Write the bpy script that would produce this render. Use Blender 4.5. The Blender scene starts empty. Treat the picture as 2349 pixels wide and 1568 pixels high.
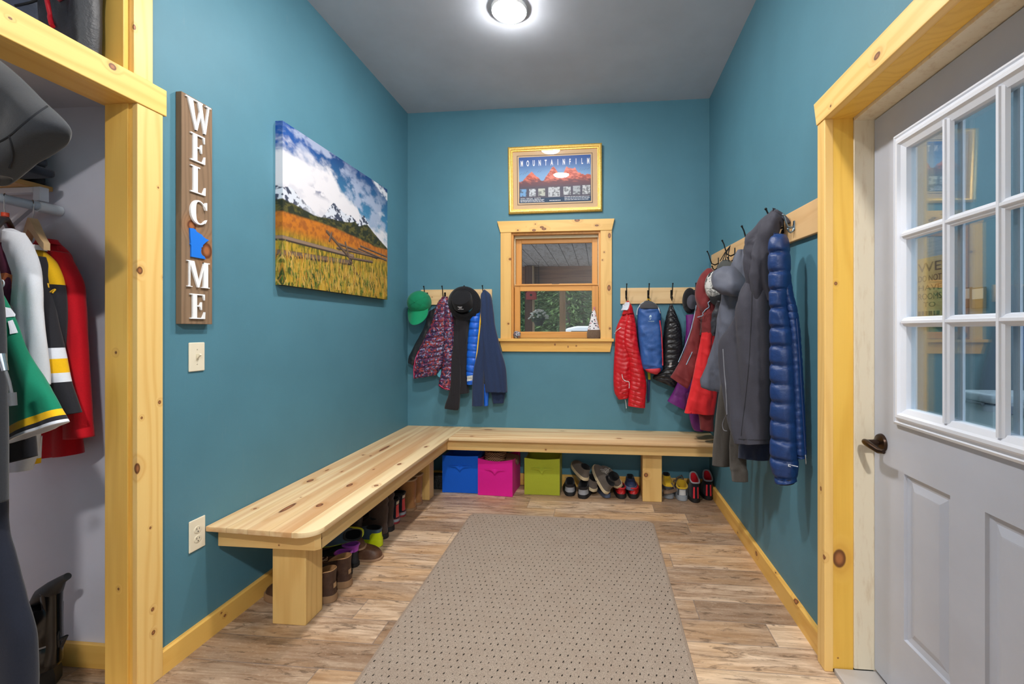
import bpy, bmesh, math, random
import numpy as np
from mathutils import Vector, Matrix, noise

random.seed(7)
PI = math.pi
V = Vector
COL = bpy.context.scene.collection

# ------------------------------------------------------------------ camera model (frame 2349 x 1568)
F_PX, U0, V0, CAM_H = 1030.0, 1272.0, 756.0, 1.30
YAW = math.atan(103.0 / F_PX)
CY, SY = math.cos(YAW), math.sin(YAW)
XL, XR, YB, ZC = -1.65, 0.885, 3.738, 3.17        # left wall, right wall, back wall, ceiling
XD = 1.028                                         # door face

def ray(u, v):
    a = (u - U0) / F_PX
    return V((a * CY - SY, a * SY + CY, (V0 - v) / F_PX))
def at_x(u, v, x):
    r = ray(u, v); r = r * (x / r.x); return V((r.x, r.y, r.z + CAM_H))
def at_y(u, v, y):
    r = ray(u, v); r = r * (y / r.y); return V((r.x, r.y, r.z + CAM_H))
def at_z(u, v, z):
    r = ray(u, v); r = r * ((z - CAM_H) / r.z); return V((r.x, r.y, r.z + CAM_H))

class Plane:
    """vertical plane through two ground points; n looks back into the room"""
    def __init__(s, ax, ay, bx, by):
        d = V((bx - ax, by - ay, 0)).normalized()
        n = V((d.y, -d.x, 0))
        if n.dot(V((-ax, -ay, 0))) < 0: n = -n
        s.o, s.n = V((ax, ay, 0)), n
        s.r = V((-n.y, n.x, 0))
        s.up = V((0, 0, 1))
    def pt(s, u, v):
        r = ray(u, v); t = s.o.dot(s.n) / r.dot(s.n)
        q = r * t; return V((q.x, q.y, q.z + CAM_H))
    def off(s, d):
        q = Plane.__new__(Plane); q.o = s.o + s.n * d; q.n, q.r, q.up = s.n, s.r, s.up
        return q
def back_plane(d): return Plane(-1, YB - d, 1, YB - d)
def depth_plane(y): return Plane(-1, y, 1, y)

class Fr:
    def __init__(s, o, r, u, n): s.o, s.r, s.u, s.n = V(o), V(r), V(u), V(n)
    def p(s, a, b, c=0.0): return s.o + s.r * a + s.u * b + s.n * c
FB = Fr((0, YB, 0), (1, 0, 0), (0, 0, 1), (0, -1, 0))          # on the back wall: a = x, b = z
FL = Fr((XL, 0, 0), (0, 1, 0), (0, 0, 1), (1, 0, 0))           # on the left wall: a = y
FRT = Fr((XR, 0, 0), (0, -1, 0), (0, 0, 1), (-1, 0, 0))        # on the right wall: a = -y
FDR = Fr((XD, 0, 0), (0, -1, 0), (0, 0, 1), (-1, 0, 0))        # on the door face
FW = Fr((0, 0, 0), (1, 0, 0), (0, 1, 0), (0, 0, 1))

# ------------------------------------------------------------------ objects
def tag(o, label=None, cat=None, group=None, kind=None):
    if label: o['label'] = label
    if cat: o['category'] = cat
    if group: o['group'] = group
    if kind: o['kind'] = kind
    return o
def thing(name, label, cat, loc=(0, 0, 0), rot=(0, 0, 0), group=None):
    o = bpy.data.objects.new(name, None); COL.objects.link(o)
    o.location = loc; o.rotation_euler = rot; o.empty_display_size = 0.05
    return tag(o, label, cat, group)
def link_mesh(name, me, mat, parent=None, world=True):
    o = bpy.data.objects.new(name, me); COL.objects.link(o)
    for m in (mat if isinstance(mat, (list, tuple)) else [mat]): me.materials.append(m)
    if parent is not None:
        o.parent = parent
        if world and parent.type == 'EMPTY':
            o.matrix_parent_inverse = Matrix.LocRotScale(parent.location, parent.rotation_euler, parent.scale).inverted()
    return o
def set_smooth(me, angle=None):
    me.polygons.foreach_set('use_smooth', [True] * len(me.polygons))
    if angle is not None:
        try: me.set_sharp_from_angle(angle=math.radians(angle))
        except Exception: pass

class MB:
    def __init__(s): s.bm = bmesh.new()
    def _bev(s, verts, w, seg=2):
        es = list({e for v in verts for e in v.link_edges})
        if w > 0: bmesh.ops.bevel(s.bm, geom=es, offset=w, offset_type='OFFSET', segments=seg, profile=0.5, affect='EDGES', clamp_overlap=True)
    def hexa(s, c, bev=0, seg=2):
        vs = [s.bm.verts.new(p) for p in c]
        for f in ((0, 3, 2, 1), (4, 5, 6, 7), (0, 1, 5, 4), (1, 2, 6, 5), (2, 3, 7, 6), (3, 0, 4, 7)):
            s.bm.faces.new([vs[i] for i in f])
        s._bev(vs, bev, seg); return s
    def box(s, x0, x1, y0, y1, z0, z1, bev=0, seg=2):
        return s.hexa([(x0, y0, z0), (x1, y0, z0), (x1, y1, z0), (x0, y1, z0), (x0, y0, z1), (x1, y0, z1), (x1, y1, z1), (x0, y1, z1)], bev, seg)
    def fbox(s, fr, a0, a1, b0, b1, c0, c1, bev=0, seg=2):
        q = [(a0, b0, c0), (a1, b0, c0), (a1, b1, c0), (a0, b1, c0), (a0, b0, c1), (a1, b0, c1), (a1, b1, c1), (a0, b1, c1)]
        return s.hexa([fr.p(*t) for t in q], bev, seg)
    def prism(s, fr, poly, c0, c1, bev=0, seg=2):
        lo = [s.bm.verts.new(fr.p(a, b, c0)) for a, b in poly]
        hi = [s.bm.verts.new(fr.p(a, b, c1)) for a, b in poly]
        n = len(poly)
        s.bm.faces.new(list(reversed(lo))); s.bm.faces.new(hi)
        for i in range(n):
            j = (i + 1) % n; s.bm.faces.new([lo[i], lo[j], hi[j], hi[i]])
        s._bev(lo + hi, bev, seg); return s
    def tube(s, path, r, seg=8, closed=False, caps=True):
        P = [V(p) for p in path]; n = len(P); rr = r if isinstance(r, (list, tuple)) else [r] * n
        rings = []; prev = None
        for i in range(n):
            a = P[i - 1] if (i > 0 or closed) else P[i]; b = P[(i + 1) % n] if (i < n - 1 or closed) else P[i]
            t = (b - a).normalized()
            if prev is None:
                x = t.orthogonal().normalized()
            else:
                x = (prev - t * prev.dot(t))
                x = x.normalized() if x.length > 1e-6 else t.orthogonal().normalized()
            prev = x; y = t.cross(x)
            rings.append([s.bm.verts.new(P[i] + (x * math.cos(2 * PI * k / seg) + y * math.sin(2 * PI * k / seg)) * rr[i]) for k in range(seg)])
        m = n if closed else n - 1
        for i in range(m):
            A, B = rings[i], rings[(i + 1) % n]
            for k in range(seg):
                l = (k + 1) % seg; s.bm.faces.new([A[k], A[l], B[l], B[k]])
        if caps and not closed:
            s.bm.faces.new(list(reversed(rings[0]))); s.bm.faces.new(rings[-1])
        return s
    def loft(s, rings, cap0=True, cap1=True, closed=True):
        R = [[s.bm.verts.new(p) for p in r] for r in rings]; n = len(R[0])
        for A, B in zip(R, R[1:]):
            for k in range(n if closed else n - 1):
                l = (k + 1) % n; s.bm.faces.new([A[k], A[l], B[l], B[k]])
        if cap0: s.bm.faces.new(list(reversed(R[0])))
        if cap1: s.bm.faces.new(R[-1])
        return s
    def lathe(s, fr, prof, seg=40, ea=1.0, eb=1.0, cap0=True, cap1=True):
        """profile of (radius, height along n)"""
        return s.loft([[fr.p(r * ea * math.cos(2 * PI * k / seg), r * eb * math.sin(2 * PI * k / seg), h) for k in range(seg)] for r, h in prof], cap0, cap1)
    def rects(s, fr, rect, prof, cap=False):
        """a mitred frame: profile of (inset, height)"""
        a0, a1, b0, b1 = rect
        return s.loft([[fr.p(a0 + i, b0 + i, h), fr.p(a1 - i, b0 + i, h), fr.p(a1 - i, b1 - i, h), fr.p(a0 + i, b1 - i, h)] for i, h in prof], cap, cap)
    def ball(s, c, rx, ry=None, rz=None, seg=16, rg=10):
        ry = ry or rx; rz = rz or rx; c = V(c)
        return s.loft([[c + V((rx * math.sin(PI * (i + .02) / (rg + .04)) * math.cos(2 * PI * k / seg), ry * math.sin(PI * (i + .02) / (rg + .04)) * math.sin(2 * PI * k / seg), -rz * math.cos(PI * (i + .02) / (rg + .04)))) for k in range(seg)] for i in range(rg + 1)])
    def mesh(s, name, smooth=None):
        bmesh.ops.recalc_face_normals(s.bm, faces=s.bm.faces)
        me = bpy.data.meshes.new(name); s.bm.to_mesh(me); s.bm.free()
        if smooth is not None: set_smooth(me, smooth)
        return me
    def obj(s, name, mat, parent=None, smooth=None, world=True):
        return link_mesh(name, s.mesh(name, smooth), mat, parent, world)
def struct(name, mb, mat, parent=None, smooth=None):
    o = mb.obj(name, mat, parent, smooth)
    if parent is None: o['kind'] = 'structure'
    return o
def grid_mesh(name, pts, nu, nv, mat, parent, cols=None, smooth=True):
    """pts nv rows of nu"""
    me = bpy.data.meshes.new(name)
    idx = np.arange(nu * nv).reshape(nv, nu)
    f = np.stack([idx[:-1, :-1], idx[:-1, 1:], idx[1:, 1:], idx[1:, :-1]], -1).reshape(-1, 4)
    me.from_pydata([tuple(p) for p in pts], [], f.tolist())
    if cols is not None:
        at = me.color_attributes.new('Col', 'FLOAT_COLOR', 'POINT')
        c = np.ones((nu * nv, 4), np.float32); c[:, :3] = cols.reshape(-1, 3)
        at.data.foreach_set('color', c.ravel())
    if smooth: set_smooth(me)
    return link_mesh(name, me, mat, parent)
def text_mesh(body, fr, size, depth=0.001, sx=1.0, align='LEFT', fat=0.0):
    cu = bpy.data.curves.new('lettering', 'FONT'); cu.body = body; cu.size = size; cu.extrude = depth; cu.align_x = align; cu.resolution_u = 4; cu.offset = fat
    ob = bpy.data.objects.new('lettering', cu); COL.objects.link(ob)
    dg = bpy.context.evaluated_depsgraph_get()
    me = bpy.data.meshes.new_from_object(ob.evaluated_get(dg))
    bpy.data.objects.remove(ob); bpy.data.curves.remove(cu)
    for v in me.vertices: v.co = fr.p(v.co.x * sx, v.co.y, v.co.z + depth)
    me.materials.clear()
    return me

# ------------------------------------------------------------------ materials
def lin(c):
    return tuple(((x / 255) / 12.92 if x <= 10.3 else ((x / 255 + 0.055) / 1.055) ** 2.4) for x in c)
class NT:
    def __init__(s, name):
        s.m = bpy.data.materials.new(name); s.m.use_nodes = True; s.t = s.m.node_tree
        s.b = s.t.nodes['Principled BSDF']; s.out = s.t.nodes['Material Output']
    def n(s, typ, props=None, **ins):
        nd = s.t.nodes.new(typ)
        for k, v in (props or {}).items(): setattr(nd, k, v)
        for k, v in ins.items(): s.set(nd, k, v)
        return nd
    def set(s, nd, k, v):
        key = int(k[1:]) if (k[0] == 'i' and k[1:].isdigit()) else k.replace('_', ' ')
        sock = nd.inputs[key]
        if isinstance(v, bpy.types.NodeSocket): s.t.links.new(v, sock)
        elif isinstance(v, (tuple, list)) and sock.type == 'RGBA' and len(v) == 3: sock.default_value = (*v, 1)
        else: sock.default_value = v
    def math(s, op, a, b=0.0, clamp=False):
        nd = s.n('ShaderNodeMath', {'operation': op, 'use_clamp': clamp}, i0=a, i1=b); return nd.outputs[0]
    def vmath(s, op, a, b=None):
        nd = s.n('ShaderNodeVectorMath', {'operation': op}, i0=a)
        if b is not None: s.set(nd, 'i1', b)
        return nd.outputs['Value'] if op in ('LENGTH', 'DOT_PRODUCT') else nd.outputs[0]
    def mix(s, f, a, b, typ='MIX'):
        nd = s.n('ShaderNodeMix', {'data_type': 'RGBA', 'blend_type': typ}); s.set(nd, 'i0', f); s.set(nd, 'i6', a); s.set(nd, 'i7', b); return nd.outputs[2]
    def mr(s, v, a, b, c=0.0, d=1.0, smooth=False):
        nd = s.n('ShaderNodeMapRange', {'interpolation_type': 'SMOOTHSTEP' if smooth else 'LINEAR'}, i0=v, i1=a, i2=b, i3=c, i4=d); return nd.outputs[0]
    def noise(s, vec, scale, detail=2.0, rough=0.5, dist=0.0):
        nd = s.n('ShaderNodeTexNoise', None, Vector=vec, Scale=scale, Detail=detail, Roughness=rough, Distortion=dist); return nd.outputs['Fac']
    def obj(s): return s.n('ShaderNodeTexCoord').outputs['Object']
    def xyz(s, vec):
        nd = s.n('ShaderNodeSeparateXYZ', None, i0=vec); return nd.outputs[0], nd.outputs[1], nd.outputs[2]
    def comb(s, x, y, z): return s.n('ShaderNodeCombineXYZ', None, i0=x, i1=y, i2=z).outputs[0]
    def scl(s, vec, sc): return s.vmath('MULTIPLY', vec, sc)
    def bump(s, h, strength=0.3, dist=0.01):
        nd = s.n('ShaderNodeBump', None, Strength=strength, Distance=dist, Height=h); s.set(s.b, 'Normal', nd.outputs[0])
    def fin(s, col=None, rough=None, metal=None, spec=None, **kw):
        if col is not None: s.set(s.b, 'Base Color', col)
        if rough is not None: s.set(s.b, 'Roughness', rough)
        if metal is not None: s.set(s.b, 'Metallic', metal)
        if spec is not None: s.set(s.b, 'Specular IOR Level', spec)
        for k, v in kw.items(): s.set(s.b, k, v)
        return s.m
MC = {}
def plain(name, c, rough=0.6, metal=0.0, spec=0.5, **kw):
    k = (name, c, rough, metal, spec)
    if k not in MC: MC[k] = NT(name).fin(lin(c), rough, metal, spec, **kw)
    return MC[k]
def fabric(c, rough=0.85, var=0.12, scale=60, weave=900, name='cloth', spec=0.2, sheen=0.15):
    k = ('fab', c, rough, var, scale, weave)
    if k in MC: return MC[k]
    t = NT(name); p = t.obj(); b = lin(c)
    f = t.noise(p, max(scale, 240), 4.0, 0.65)
    var *= .6; hi = tuple(min(1, x * (1 + var * 1.3)) for x in b); lo = tuple(x * (1 - var) for x in b)
    t.bump(t.math('ADD', t.noise(p, weave, 2.0), t.math('MULTIPLY', t.noise(p, 130, 3.0), .6)), 0.22, 0.0015)
    MC[k] = t.fin(t.mix(t.mr(f, .3, .7), lo, hi), rough, 0, spec, Sheen_Weight=sheen)
    return MC[k]
def nylon(c, rough=0.38, name='nylon', spec=0.5, wr=120):
    k = ('nyl', c, rough)
    if k in MC: return MC[k]
    t = NT(name); p = t.obj(); b = lin(c)
    f = t.noise(p, 30, 4.0, .6)
    t.bump(t.math('ADD', t.math('MULTIPLY', t.noise(p, wr, 3.0, .6), .8), t.noise(p, 40, 2.0)), 0.35, 0.004)
    MC[k] = t.fin(t.mix(t.mr(f, .3, .7), tuple(x * .88 for x in b), tuple(min(1, x * 1.12) for x in b)), rough, 0, spec)
    return MC[k]
def leather(c, rough=0.5, name='leather', worn=None):
    k = ('lea', c, rough, worn)
    if k in MC: return MC[k]
    t = NT(name); p = t.obj(); b = lin(c); w = lin(worn) if worn else tuple(x * 1.5 for x in b)
    f = t.noise(p, 22, 5.0, .65)
    t.bump(t.noise(p, 260, 3.0), 0.25, 0.002)
    MC[k] = t.fin(t.mix(t.mr(f, .45, .75), b, w), rough, 0, .4)
    return MC[k]

def pine(name, axis, light=(226, 182, 112), dark=(196, 138, 70), knots=(), ring=26.0, pith=(0.13, 0.21, 0.17), rough=0.42, boards=None, seed=0.0, contrast=.55, spec=.45):
    """pine grain along an axis; knots: (x, y, z, radius, stretch) in metres where they sit on the wood"""
    t = NT(name); p = t.obj(); ai = 'xyz'.index(axis)
    st = [1.0, 1.0, 1.0]; st[ai] = 0.09
    p0 = t.vmath('ADD', p, (seed, seed * 1.7, seed * .6))
    tone = None
    if boards:                                                     # glued boards: each its own tone and ring centre
        bi, bw, bo = boards
        idx = t.math('FLOOR', t.math('DIVIDE', t.math('SUBTRACT', t.xyz(p)[bi], bo), bw))
        wn = t.n('ShaderNodeTexWhiteNoise', {'noise_dimensions': '1D'}, W=t.math('ADD', idx, seed + .37))
        tone = wn.outputs['Value']
        p0 = t.vmath('ADD', p0, t.scl(wn.outputs['Color'], (1.3, 1.3, 1.3)))
    q = t.scl(p0, tuple(st))
    wob = t.noise(q, 5.0, 3.0, .55)
    sub = [pith[0], pith[1], pith[2]]; sub[ai] = 0
    per = [1.0, 1.0, 1.0]; per[ai] = 0.0
    pr = t.scl(t.vmath('SUBTRACT', p0, tuple(sub)), tuple(per))
    if boards:
        fr_ = t.vmath('FRACTION', t.scl(p0, (1.0, 1.0, 1.0)))
        pr = t.scl(t.vmath('SUBTRACT', fr_, (.5, .5, .5)), tuple(per))
    rad = t.math('ADD', t.vmath('LENGTH', pr), t.math('MULTIPLY', wob, .22))
    kmask = None; khalo = None; kcore = None
    for (kx, ky, kz, kr, el) in knots:
        sc = [1.0, 1.0, 1.0]; sc[ai] = 1.0 / el
        d = t.vmath('LENGTH', t.scl(t.vmath('SUBTRACT', p, (kx, ky, kz)), tuple(sc)))
        h = t.mr(d, kr * 3.2, kr * .6, 0, 1, True)
        m = t.mr(d, kr * 1.1, kr * .85, 0, 1, True); c = t.mr(d, kr * .8, kr * .3, 0, 1, True)
        kmask = m if kmask is None else t.math('MAXIMUM', kmask, m)
        khalo = h if khalo is None else t.math('MAXIMUM', khalo, h)
        kcore = c if kcore is None else t.math('MAXIMUM', kcore, c)
    if khalo is not None: rad = t.math('ADD', rad, t.math('MULTIPLY', khalo, .05))
    w = t.math('SINE', t.math('MULTIPLY', rad, ring * 2 * PI))
    w = t.mr(w, -.6, 1, 0, 1)
    w = t.math('MULTIPLY', t.math('MULTIPLY', w, w), contrast)
    fine = t.noise(t.scl(p0, tuple(220 if i != ai else 5 for i in range(3))), 1.0, 2.0)
    w = t.math('ADD', w, t.math('MULTIPLY', t.math('SUBTRACT', fine, .5), .3), True)
    col = t.mix(w, lin(light), lin(dark))
    big = t.noise(t.scl(p0, tuple(3 if i != ai else .8 for i in range(3))), 1.0, 2.0)
    col = t.mix(t.mr(big, .35, .75, 0, .3), col, lin(tuple(x * .93 for x in dark)))
    if tone is not None:
        hb = t.noise(t.scl(p0, tuple(16 if i != ai else .9 for i in range(3))), 1.0, 2.0)
        col = t.mix(t.math('MULTIPLY', t.mr(tone, .25, .8), t.mr(hb, .42, .58, .1, .7)), col, lin((206, 148, 96)))
        sm = t.math('FRACT', t.math('DIVIDE', t.math('SUBTRACT', t.xyz(p)[bi], bo), bw))
        col = t.mix(t.math('MULTIPLY', t.mr(t.math('MINIMUM', sm, t.math('SUBTRACT', 1.0, sm)), .006, .016, 1, 0), .4), col, lin((150, 104, 66)))
    if khalo is not None:
        kc = t.mix(kcore, lin((96, 50, 28)), lin((164, 100, 60)))
        col = t.mix(t.math('MULTIPLY', khalo, .28), col, lin((186, 116, 56)))
        col = t.mix(t.math('MULTIPLY', kmask, .92), col, kc)
    t.bump(t.math('ADD', fine, w), 0.12, 0.001)
    return t.fin(col, rough, 0, spec)

def painted(name, c, rough=0.55, bump=0.12, spec=.4, scuff=None):
    t = NT(name); p = t.obj()
    f = t.noise(p, 3.0, 4.0, .6)
    b = lin(c)
    col = t.mix(t.mr(f, .3, .7), tuple(x * .95 for x in b), tuple(x * 1.05 for x in b))
    if scuff:
        s2 = t.noise(t.scl(p, (9, 9, 2)), 3.0, 5.0, .7)
        col = t.mix(t.mr(s2, .62, .8, 0, .35), col, lin(scuff))
    t.bump(t.noise(p, 320, 2.0), bump, 0.002)
    return t.fin(col, rough, 0, spec)

def floor_mat():
    t = NT('wood_look_tile'); p = t.obj()
    W, H = 0.92, 0.1475
    x, y, z = t.xyz(p)
    rowf = t.math('DIVIDE', t.math('SUBTRACT', y, 1.774 - 20 * H), H); row = t.math('FLOOR', rowf)
    rn = t.n('ShaderNodeTexWhiteNoise', {'noise_dimensions': '1D'}, W=row).outputs['Value']
    colf = t.math('ADD', t.math('DIVIDE', x, W), t.math('MULTIPLY', rn, 7.0)); ci = t.math('FLOOR', colf)
    wn = t.n('ShaderNodeTexWhiteNoise', {'noise_dimensions': '2D'}, Vector=t.comb(row, ci, 0.0))
    tone, rc = wn.outputs['Value'], wn.outputs['Color']
    fy = t.math('FRACT', rowf); fx = t.math('FRACT', colf)
    ey = t.math('MULTIPLY', t.math('MINIMUM', fy, t.math('SUBTRACT', 1.0, fy)), H)
    ex = t.math('MULTIPLY', t.math('MINIMUM', fx, t.math('SUBTRACT', 1.0, fx)), W)
    e = t.math('MINIMUM', ex, ey)
    grout = t.mr(e, .0014, .0026, 1, 0)
    q = t.vmath('ADD', p, t.scl(rc, (13.0, 9.0, 5.0)))
    n1 = t.noise(t.scl(q, (2.2, 16, 1)), 1.6, 6.0, .68, .6)        # broad streaks along the plank
    n2 = t.noise(t.scl(q, (4, 60, 1)), 1.3, 4.0, .6, .4)           # fine grain
    n3 = t.noise(t.scl(q, (4.5, 17, 1)), 1.3, 6.0, .72, 1.4)          # dark weathered blotches
    n4 = t.noise(t.scl(q, (1.5, 4, 1)), 1.2, 2.0)
    c = t.mix(t.mr(n1, .36, .64), lin((154, 124, 98)), lin((228, 202, 174)))
    c = t.mix(t.mr(n4, .45, .6, 0, .5), c, lin((206, 160, 108)))
    c = t.mix(t.mr(tone, .45, 1, 0, .75), c, lin((132, 107, 86)))
    c = t.mix(t.mr(tone, .4, 0, 0, .65), c, lin((232, 206, 174)))
    c = t.mix(t.mr(n2, .46, .68, 0, .42), c, lin((124, 90, 62)))
    c = t.mix(t.mr(n3, .54, .64, 0, .7), c, lin((84, 66, 52)))
    pk = t.noise(t.scl(q, (30, 60, 1)), 2.0, 3.0, .7)
    c = t.mix(t.mr(pk, .56, .70, 0, .22), c, lin((224, 202, 174)))
    c = t.mix(t.math('MULTIPLY', grout, .6), c, lin((120, 110, 106)))
    t.bump(t.math('SUBTRACT', t.math('ADD', n2, t.math('MULTIPLY', n3, .6)), t.math('MULTIPLY', grout, 3.0)), .25, .0015)
    return t.fin(c, t.mr(n1, .3, .7, .42, .58), 0, .4)

def rug_mat():
    t = NT('flecked_carpet'); p = t.obj(); x, y, z = t.xyz(p)
    A, H = .0306, .0345
    rowf = t.math('DIVIDE', y, H); row = t.math('FLOOR', rowf)
    xo = t.math('ADD', t.math('DIVIDE', x, A), t.math('MULTIPLY', t.math('MODULO', row, 2.0), .5))
    ci = t.math('FLOOR', xo)
    rc = t.n('ShaderNodeTexWhiteNoise', {'noise_dimensions': '2D'}, Vector=t.comb(row, ci, 0.0))
    jx = t.math('MULTIPLY', t.math('SUBTRACT', rc.outputs['Value'], .5), .004)
    dx = t.math('ADD', t.math('MULTIPLY', t.math('SUBTRACT', t.math('FRACT', xo), .5), A), jx)
    dy = t.math('MULTIPLY', t.math('SUBTRACT', t.math('FRACT', rowf), .5), H)
    dyy = t.math('SUBTRACT', t.math('MULTIPLY', dy, .62), t.math('MULTIPLY', dx, .45))
    d = t.math('SQRT', t.math('ADD', t.math('MULTIPLY', dx, dx), t.math('MULTIPLY', dyy, dyy)))
    r0 = t.mr(rc.outputs['Value'], 0, 1, .0018, .0032)
    dot = t.mr(t.math('SUBTRACT', d, r0), -.0006, .0008, 1, 0)
    f1 = t.noise(p, 420, 3.0, .7); f2 = t.noise(p, 180, 3.0, .6); f3 = t.noise(p, 9, 3.0)
    c = t.mix(t.mr(f1, .36, .64), lin((116, 104, 94)), lin((202, 185, 168)))
    c = t.mix(t.mr(f2, .4, .7, 0, .5), c, lin((172, 154, 138)))
    c = t.mix(t.mr(f3, .4, .7, 0, .25), c, lin((156, 136, 120)))
    c = t.mix(t.math('MULTIPLY', dot, .95), c, lin((30, 26, 24)))
    t.bump(t.math('SUBTRACT', t.math('ADD', f1, f2), dot), .6, .004)
    return t.fin(c, .95, 0, .1)

def glass_mat(name, ior=1.5, tint=(.96, .98, .97), boost=1.0):
    t = NT(name); t.t.nodes.remove(t.b)
    tr = t.n('ShaderNodeBsdfTransparent', None, Color=(*tint, 1)); gl = t.n('ShaderNodeBsdfGlossy', None, Roughness=0.0, Color=(1, 1, 1, 1))
    g = t.n('ShaderNodeNewGeometry'); c = t.math('ABSOLUTE', t.vmath('DOT_PRODUCT', g.outputs['Normal'], g.outputs['Incoming']))
    r0 = ((ior - 1) / (ior + 1)) ** 2                                  # Schlick's reflectance, the same from either face of a thin pane
    fr = t.math('ADD', r0, t.math('MULTIPLY', 1 - r0, t.math('POWER', t.math('SUBTRACT', 1.0, c, True), 5.0)))
    mx = t.n('ShaderNodeMixShader', None, i0=t.math('MULTIPLY', fr, boost, True), i1=tr.outputs[0], i2=gl.outputs[0])
    t.t.links.new(mx.outputs[0], t.out.inputs[0]); return t.m
def emit(name, c, s):
    t = NT(name); t.t.nodes.remove(t.b)
    e = t.n('ShaderNodeEmission', None, Color=(*lin(c), 1), Strength=s); t.t.links.new(e.outputs[0], t.out.inputs[0]); return t.m
def attr_mat(name, rough=.6, spec=.3, canvas=False):
    t = NT(name); a = t.n('ShaderNodeAttribute', {'attribute_name': 'Col'})
    if canvas: t.bump(t.noise(t.obj(), 1400, 2.0), .15, .001)
    return t.fin(a.outputs['Color'], rough, 0, spec)

# numpy pictures
def vnoise(u, v, seed):
    iu, iv = np.floor(u).astype(int), np.floor(v).astype(int); fu, fv = u - iu, v - iv
    fu = fu * fu * (3 - 2 * fu); fv = fv * fv * (3 - 2 * fv)
    def h(a, b):
        n = (a * 374761393 + b * 668265263 + seed * 1442695) & 0x7fffffff
        n = ((n ^ (n >> 13)) * 1274126177) & 0x7fffffff
        return ((n ^ (n >> 16)) & 0xffff) / 65535.0
    return (h(iu, iv) * (1 - fu) + h(iu + 1, iv) * fu) * (1 - fv) + (h(iu, iv + 1) * (1 - fu) + h(iu + 1, iv + 1) * fu) * fv
def fbm(u, v, o=5, seed=1):
    s = 0; a = .5; t = 0
    for i in range(o):
        s = s + a * vnoise(u, v, seed + i * 17); t += a; u = u * 2.03 + 5.1; v = v * 2.03 + 1.7; a *= .55
    return s / t
def sstep(a, b, x):
    q = np.clip((x - a) / (b - a), 0, 1); return q * q * (3 - 2 * q)
def blend(img, mask, c):
    c = np.array(lin(c) if not isinstance(c, np.ndarray) else c)
    return img * (1 - mask[..., None]) + c * mask[..., None]
def seg_mask(S, T, p, q, w, asp=1.0):
    """distance to a line, with width w in T units"""
    ax, ay = p; bx, by = q; dx, dy = (bx - ax) * asp, by - ay
    X, Y = (S - ax) * asp, T - ay
    k = np.clip((X * dx + Y * dy) / (dx * dx + dy * dy), 0, 1)
    d = np.sqrt((X - k * dx) ** 2 + (Y - k * dy) ** 2)
    return 1 - sstep(w * .6, w, d)

# ------------------------------------------------------------------ cloth
def catmull(P, t):
    n = len(P) - 1; x = min(max(t * n, 0), n - 1e-6); i = int(x); f = x - i
    p0, p1, p2, p3 = P[max(i - 1, 0)], P[i], P[i + 1], P[min(i + 2, n)]
    return [0.5 * ((2 * b) + (-a + c) * f + (2 * a - 5 * b + 4 * c - d) * f * f + (-a + 3 * b - 3 * c + d) * f ** 3) for a, b, c, d in zip(p0, p1, p2, p3)]
def ridge(x, y, z):
    n = noise.noise(V((x, y, z))); return 1 - min(1, abs(n) * 3.2)
def folds(amp=.008, fx=22, fz=4, seed=0.0, fine=.25, crease=.35, diag=0.0):
    def f(h, z, s, t):
        hh = h + diag * z + .02 * noise.noise(V((h * 5, z * 5, seed)))
        return amp * (noise.noise(V((hh * fx + seed, z * fz, seed * 3.1))) * 1.2 + fine * noise.noise(V((hh * fx * 3, z * fz * 4 + seed, 2.0))) - crease * ridge(hh * fx * .8 + 3.3, z * fz * .9 + seed, 7.7))
    return f
def wrinkles(amp=.004, sc=30, seed=0.0, ang=.6):
    ca, sa = math.cos(ang), math.sin(ang)
    def f(h, z, s, t):
        x, y = h * ca - z * sa, h * sa + z * ca
        w = .03 * noise.noise(V((h * 14, z * 14, seed)))
        return amp * (ridge(x * sc * .35 + seed, (y + w) * sc, 1.3) - .4)
    return f
def puffer(sp=.045, amp=.009, slant=0.0, seed=0.0, wr=.0022, drop=0.0, split=None):
    def f(h, z, s, t):
        sl = slant if split is None or s < split else -slant * .6
        u = (z + sl * h + drop * (s - .5) ** 2 + .012 * noise.noise(V((h * 7 + seed, z * 6, 1)))) / sp
        fr = u - math.floor(u); d = min(fr, 1 - fr) * 2
        q = 1 - math.exp(-(d / .22) ** 2) + .10 * d                         # a soft pillow with a narrow stitched valley
        pk = noise.noise(V((h * 70 + seed, math.floor(u) * 3.7, seed)))      # puckers running out of the seams
        k = 1 + .5 * noise.noise(V((h * 11 + seed, math.floor(u) * 2.3, 4)))
        return amp * (q * k - .8) + wr * pk * (1.25 - d) + wr * .7 * noise.noise(V((h * 34, z * 34, seed)))
    return f
def add(*fs): return lambda h, z, s, t: sum(f(h, z, s, t) for f in fs)
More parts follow.
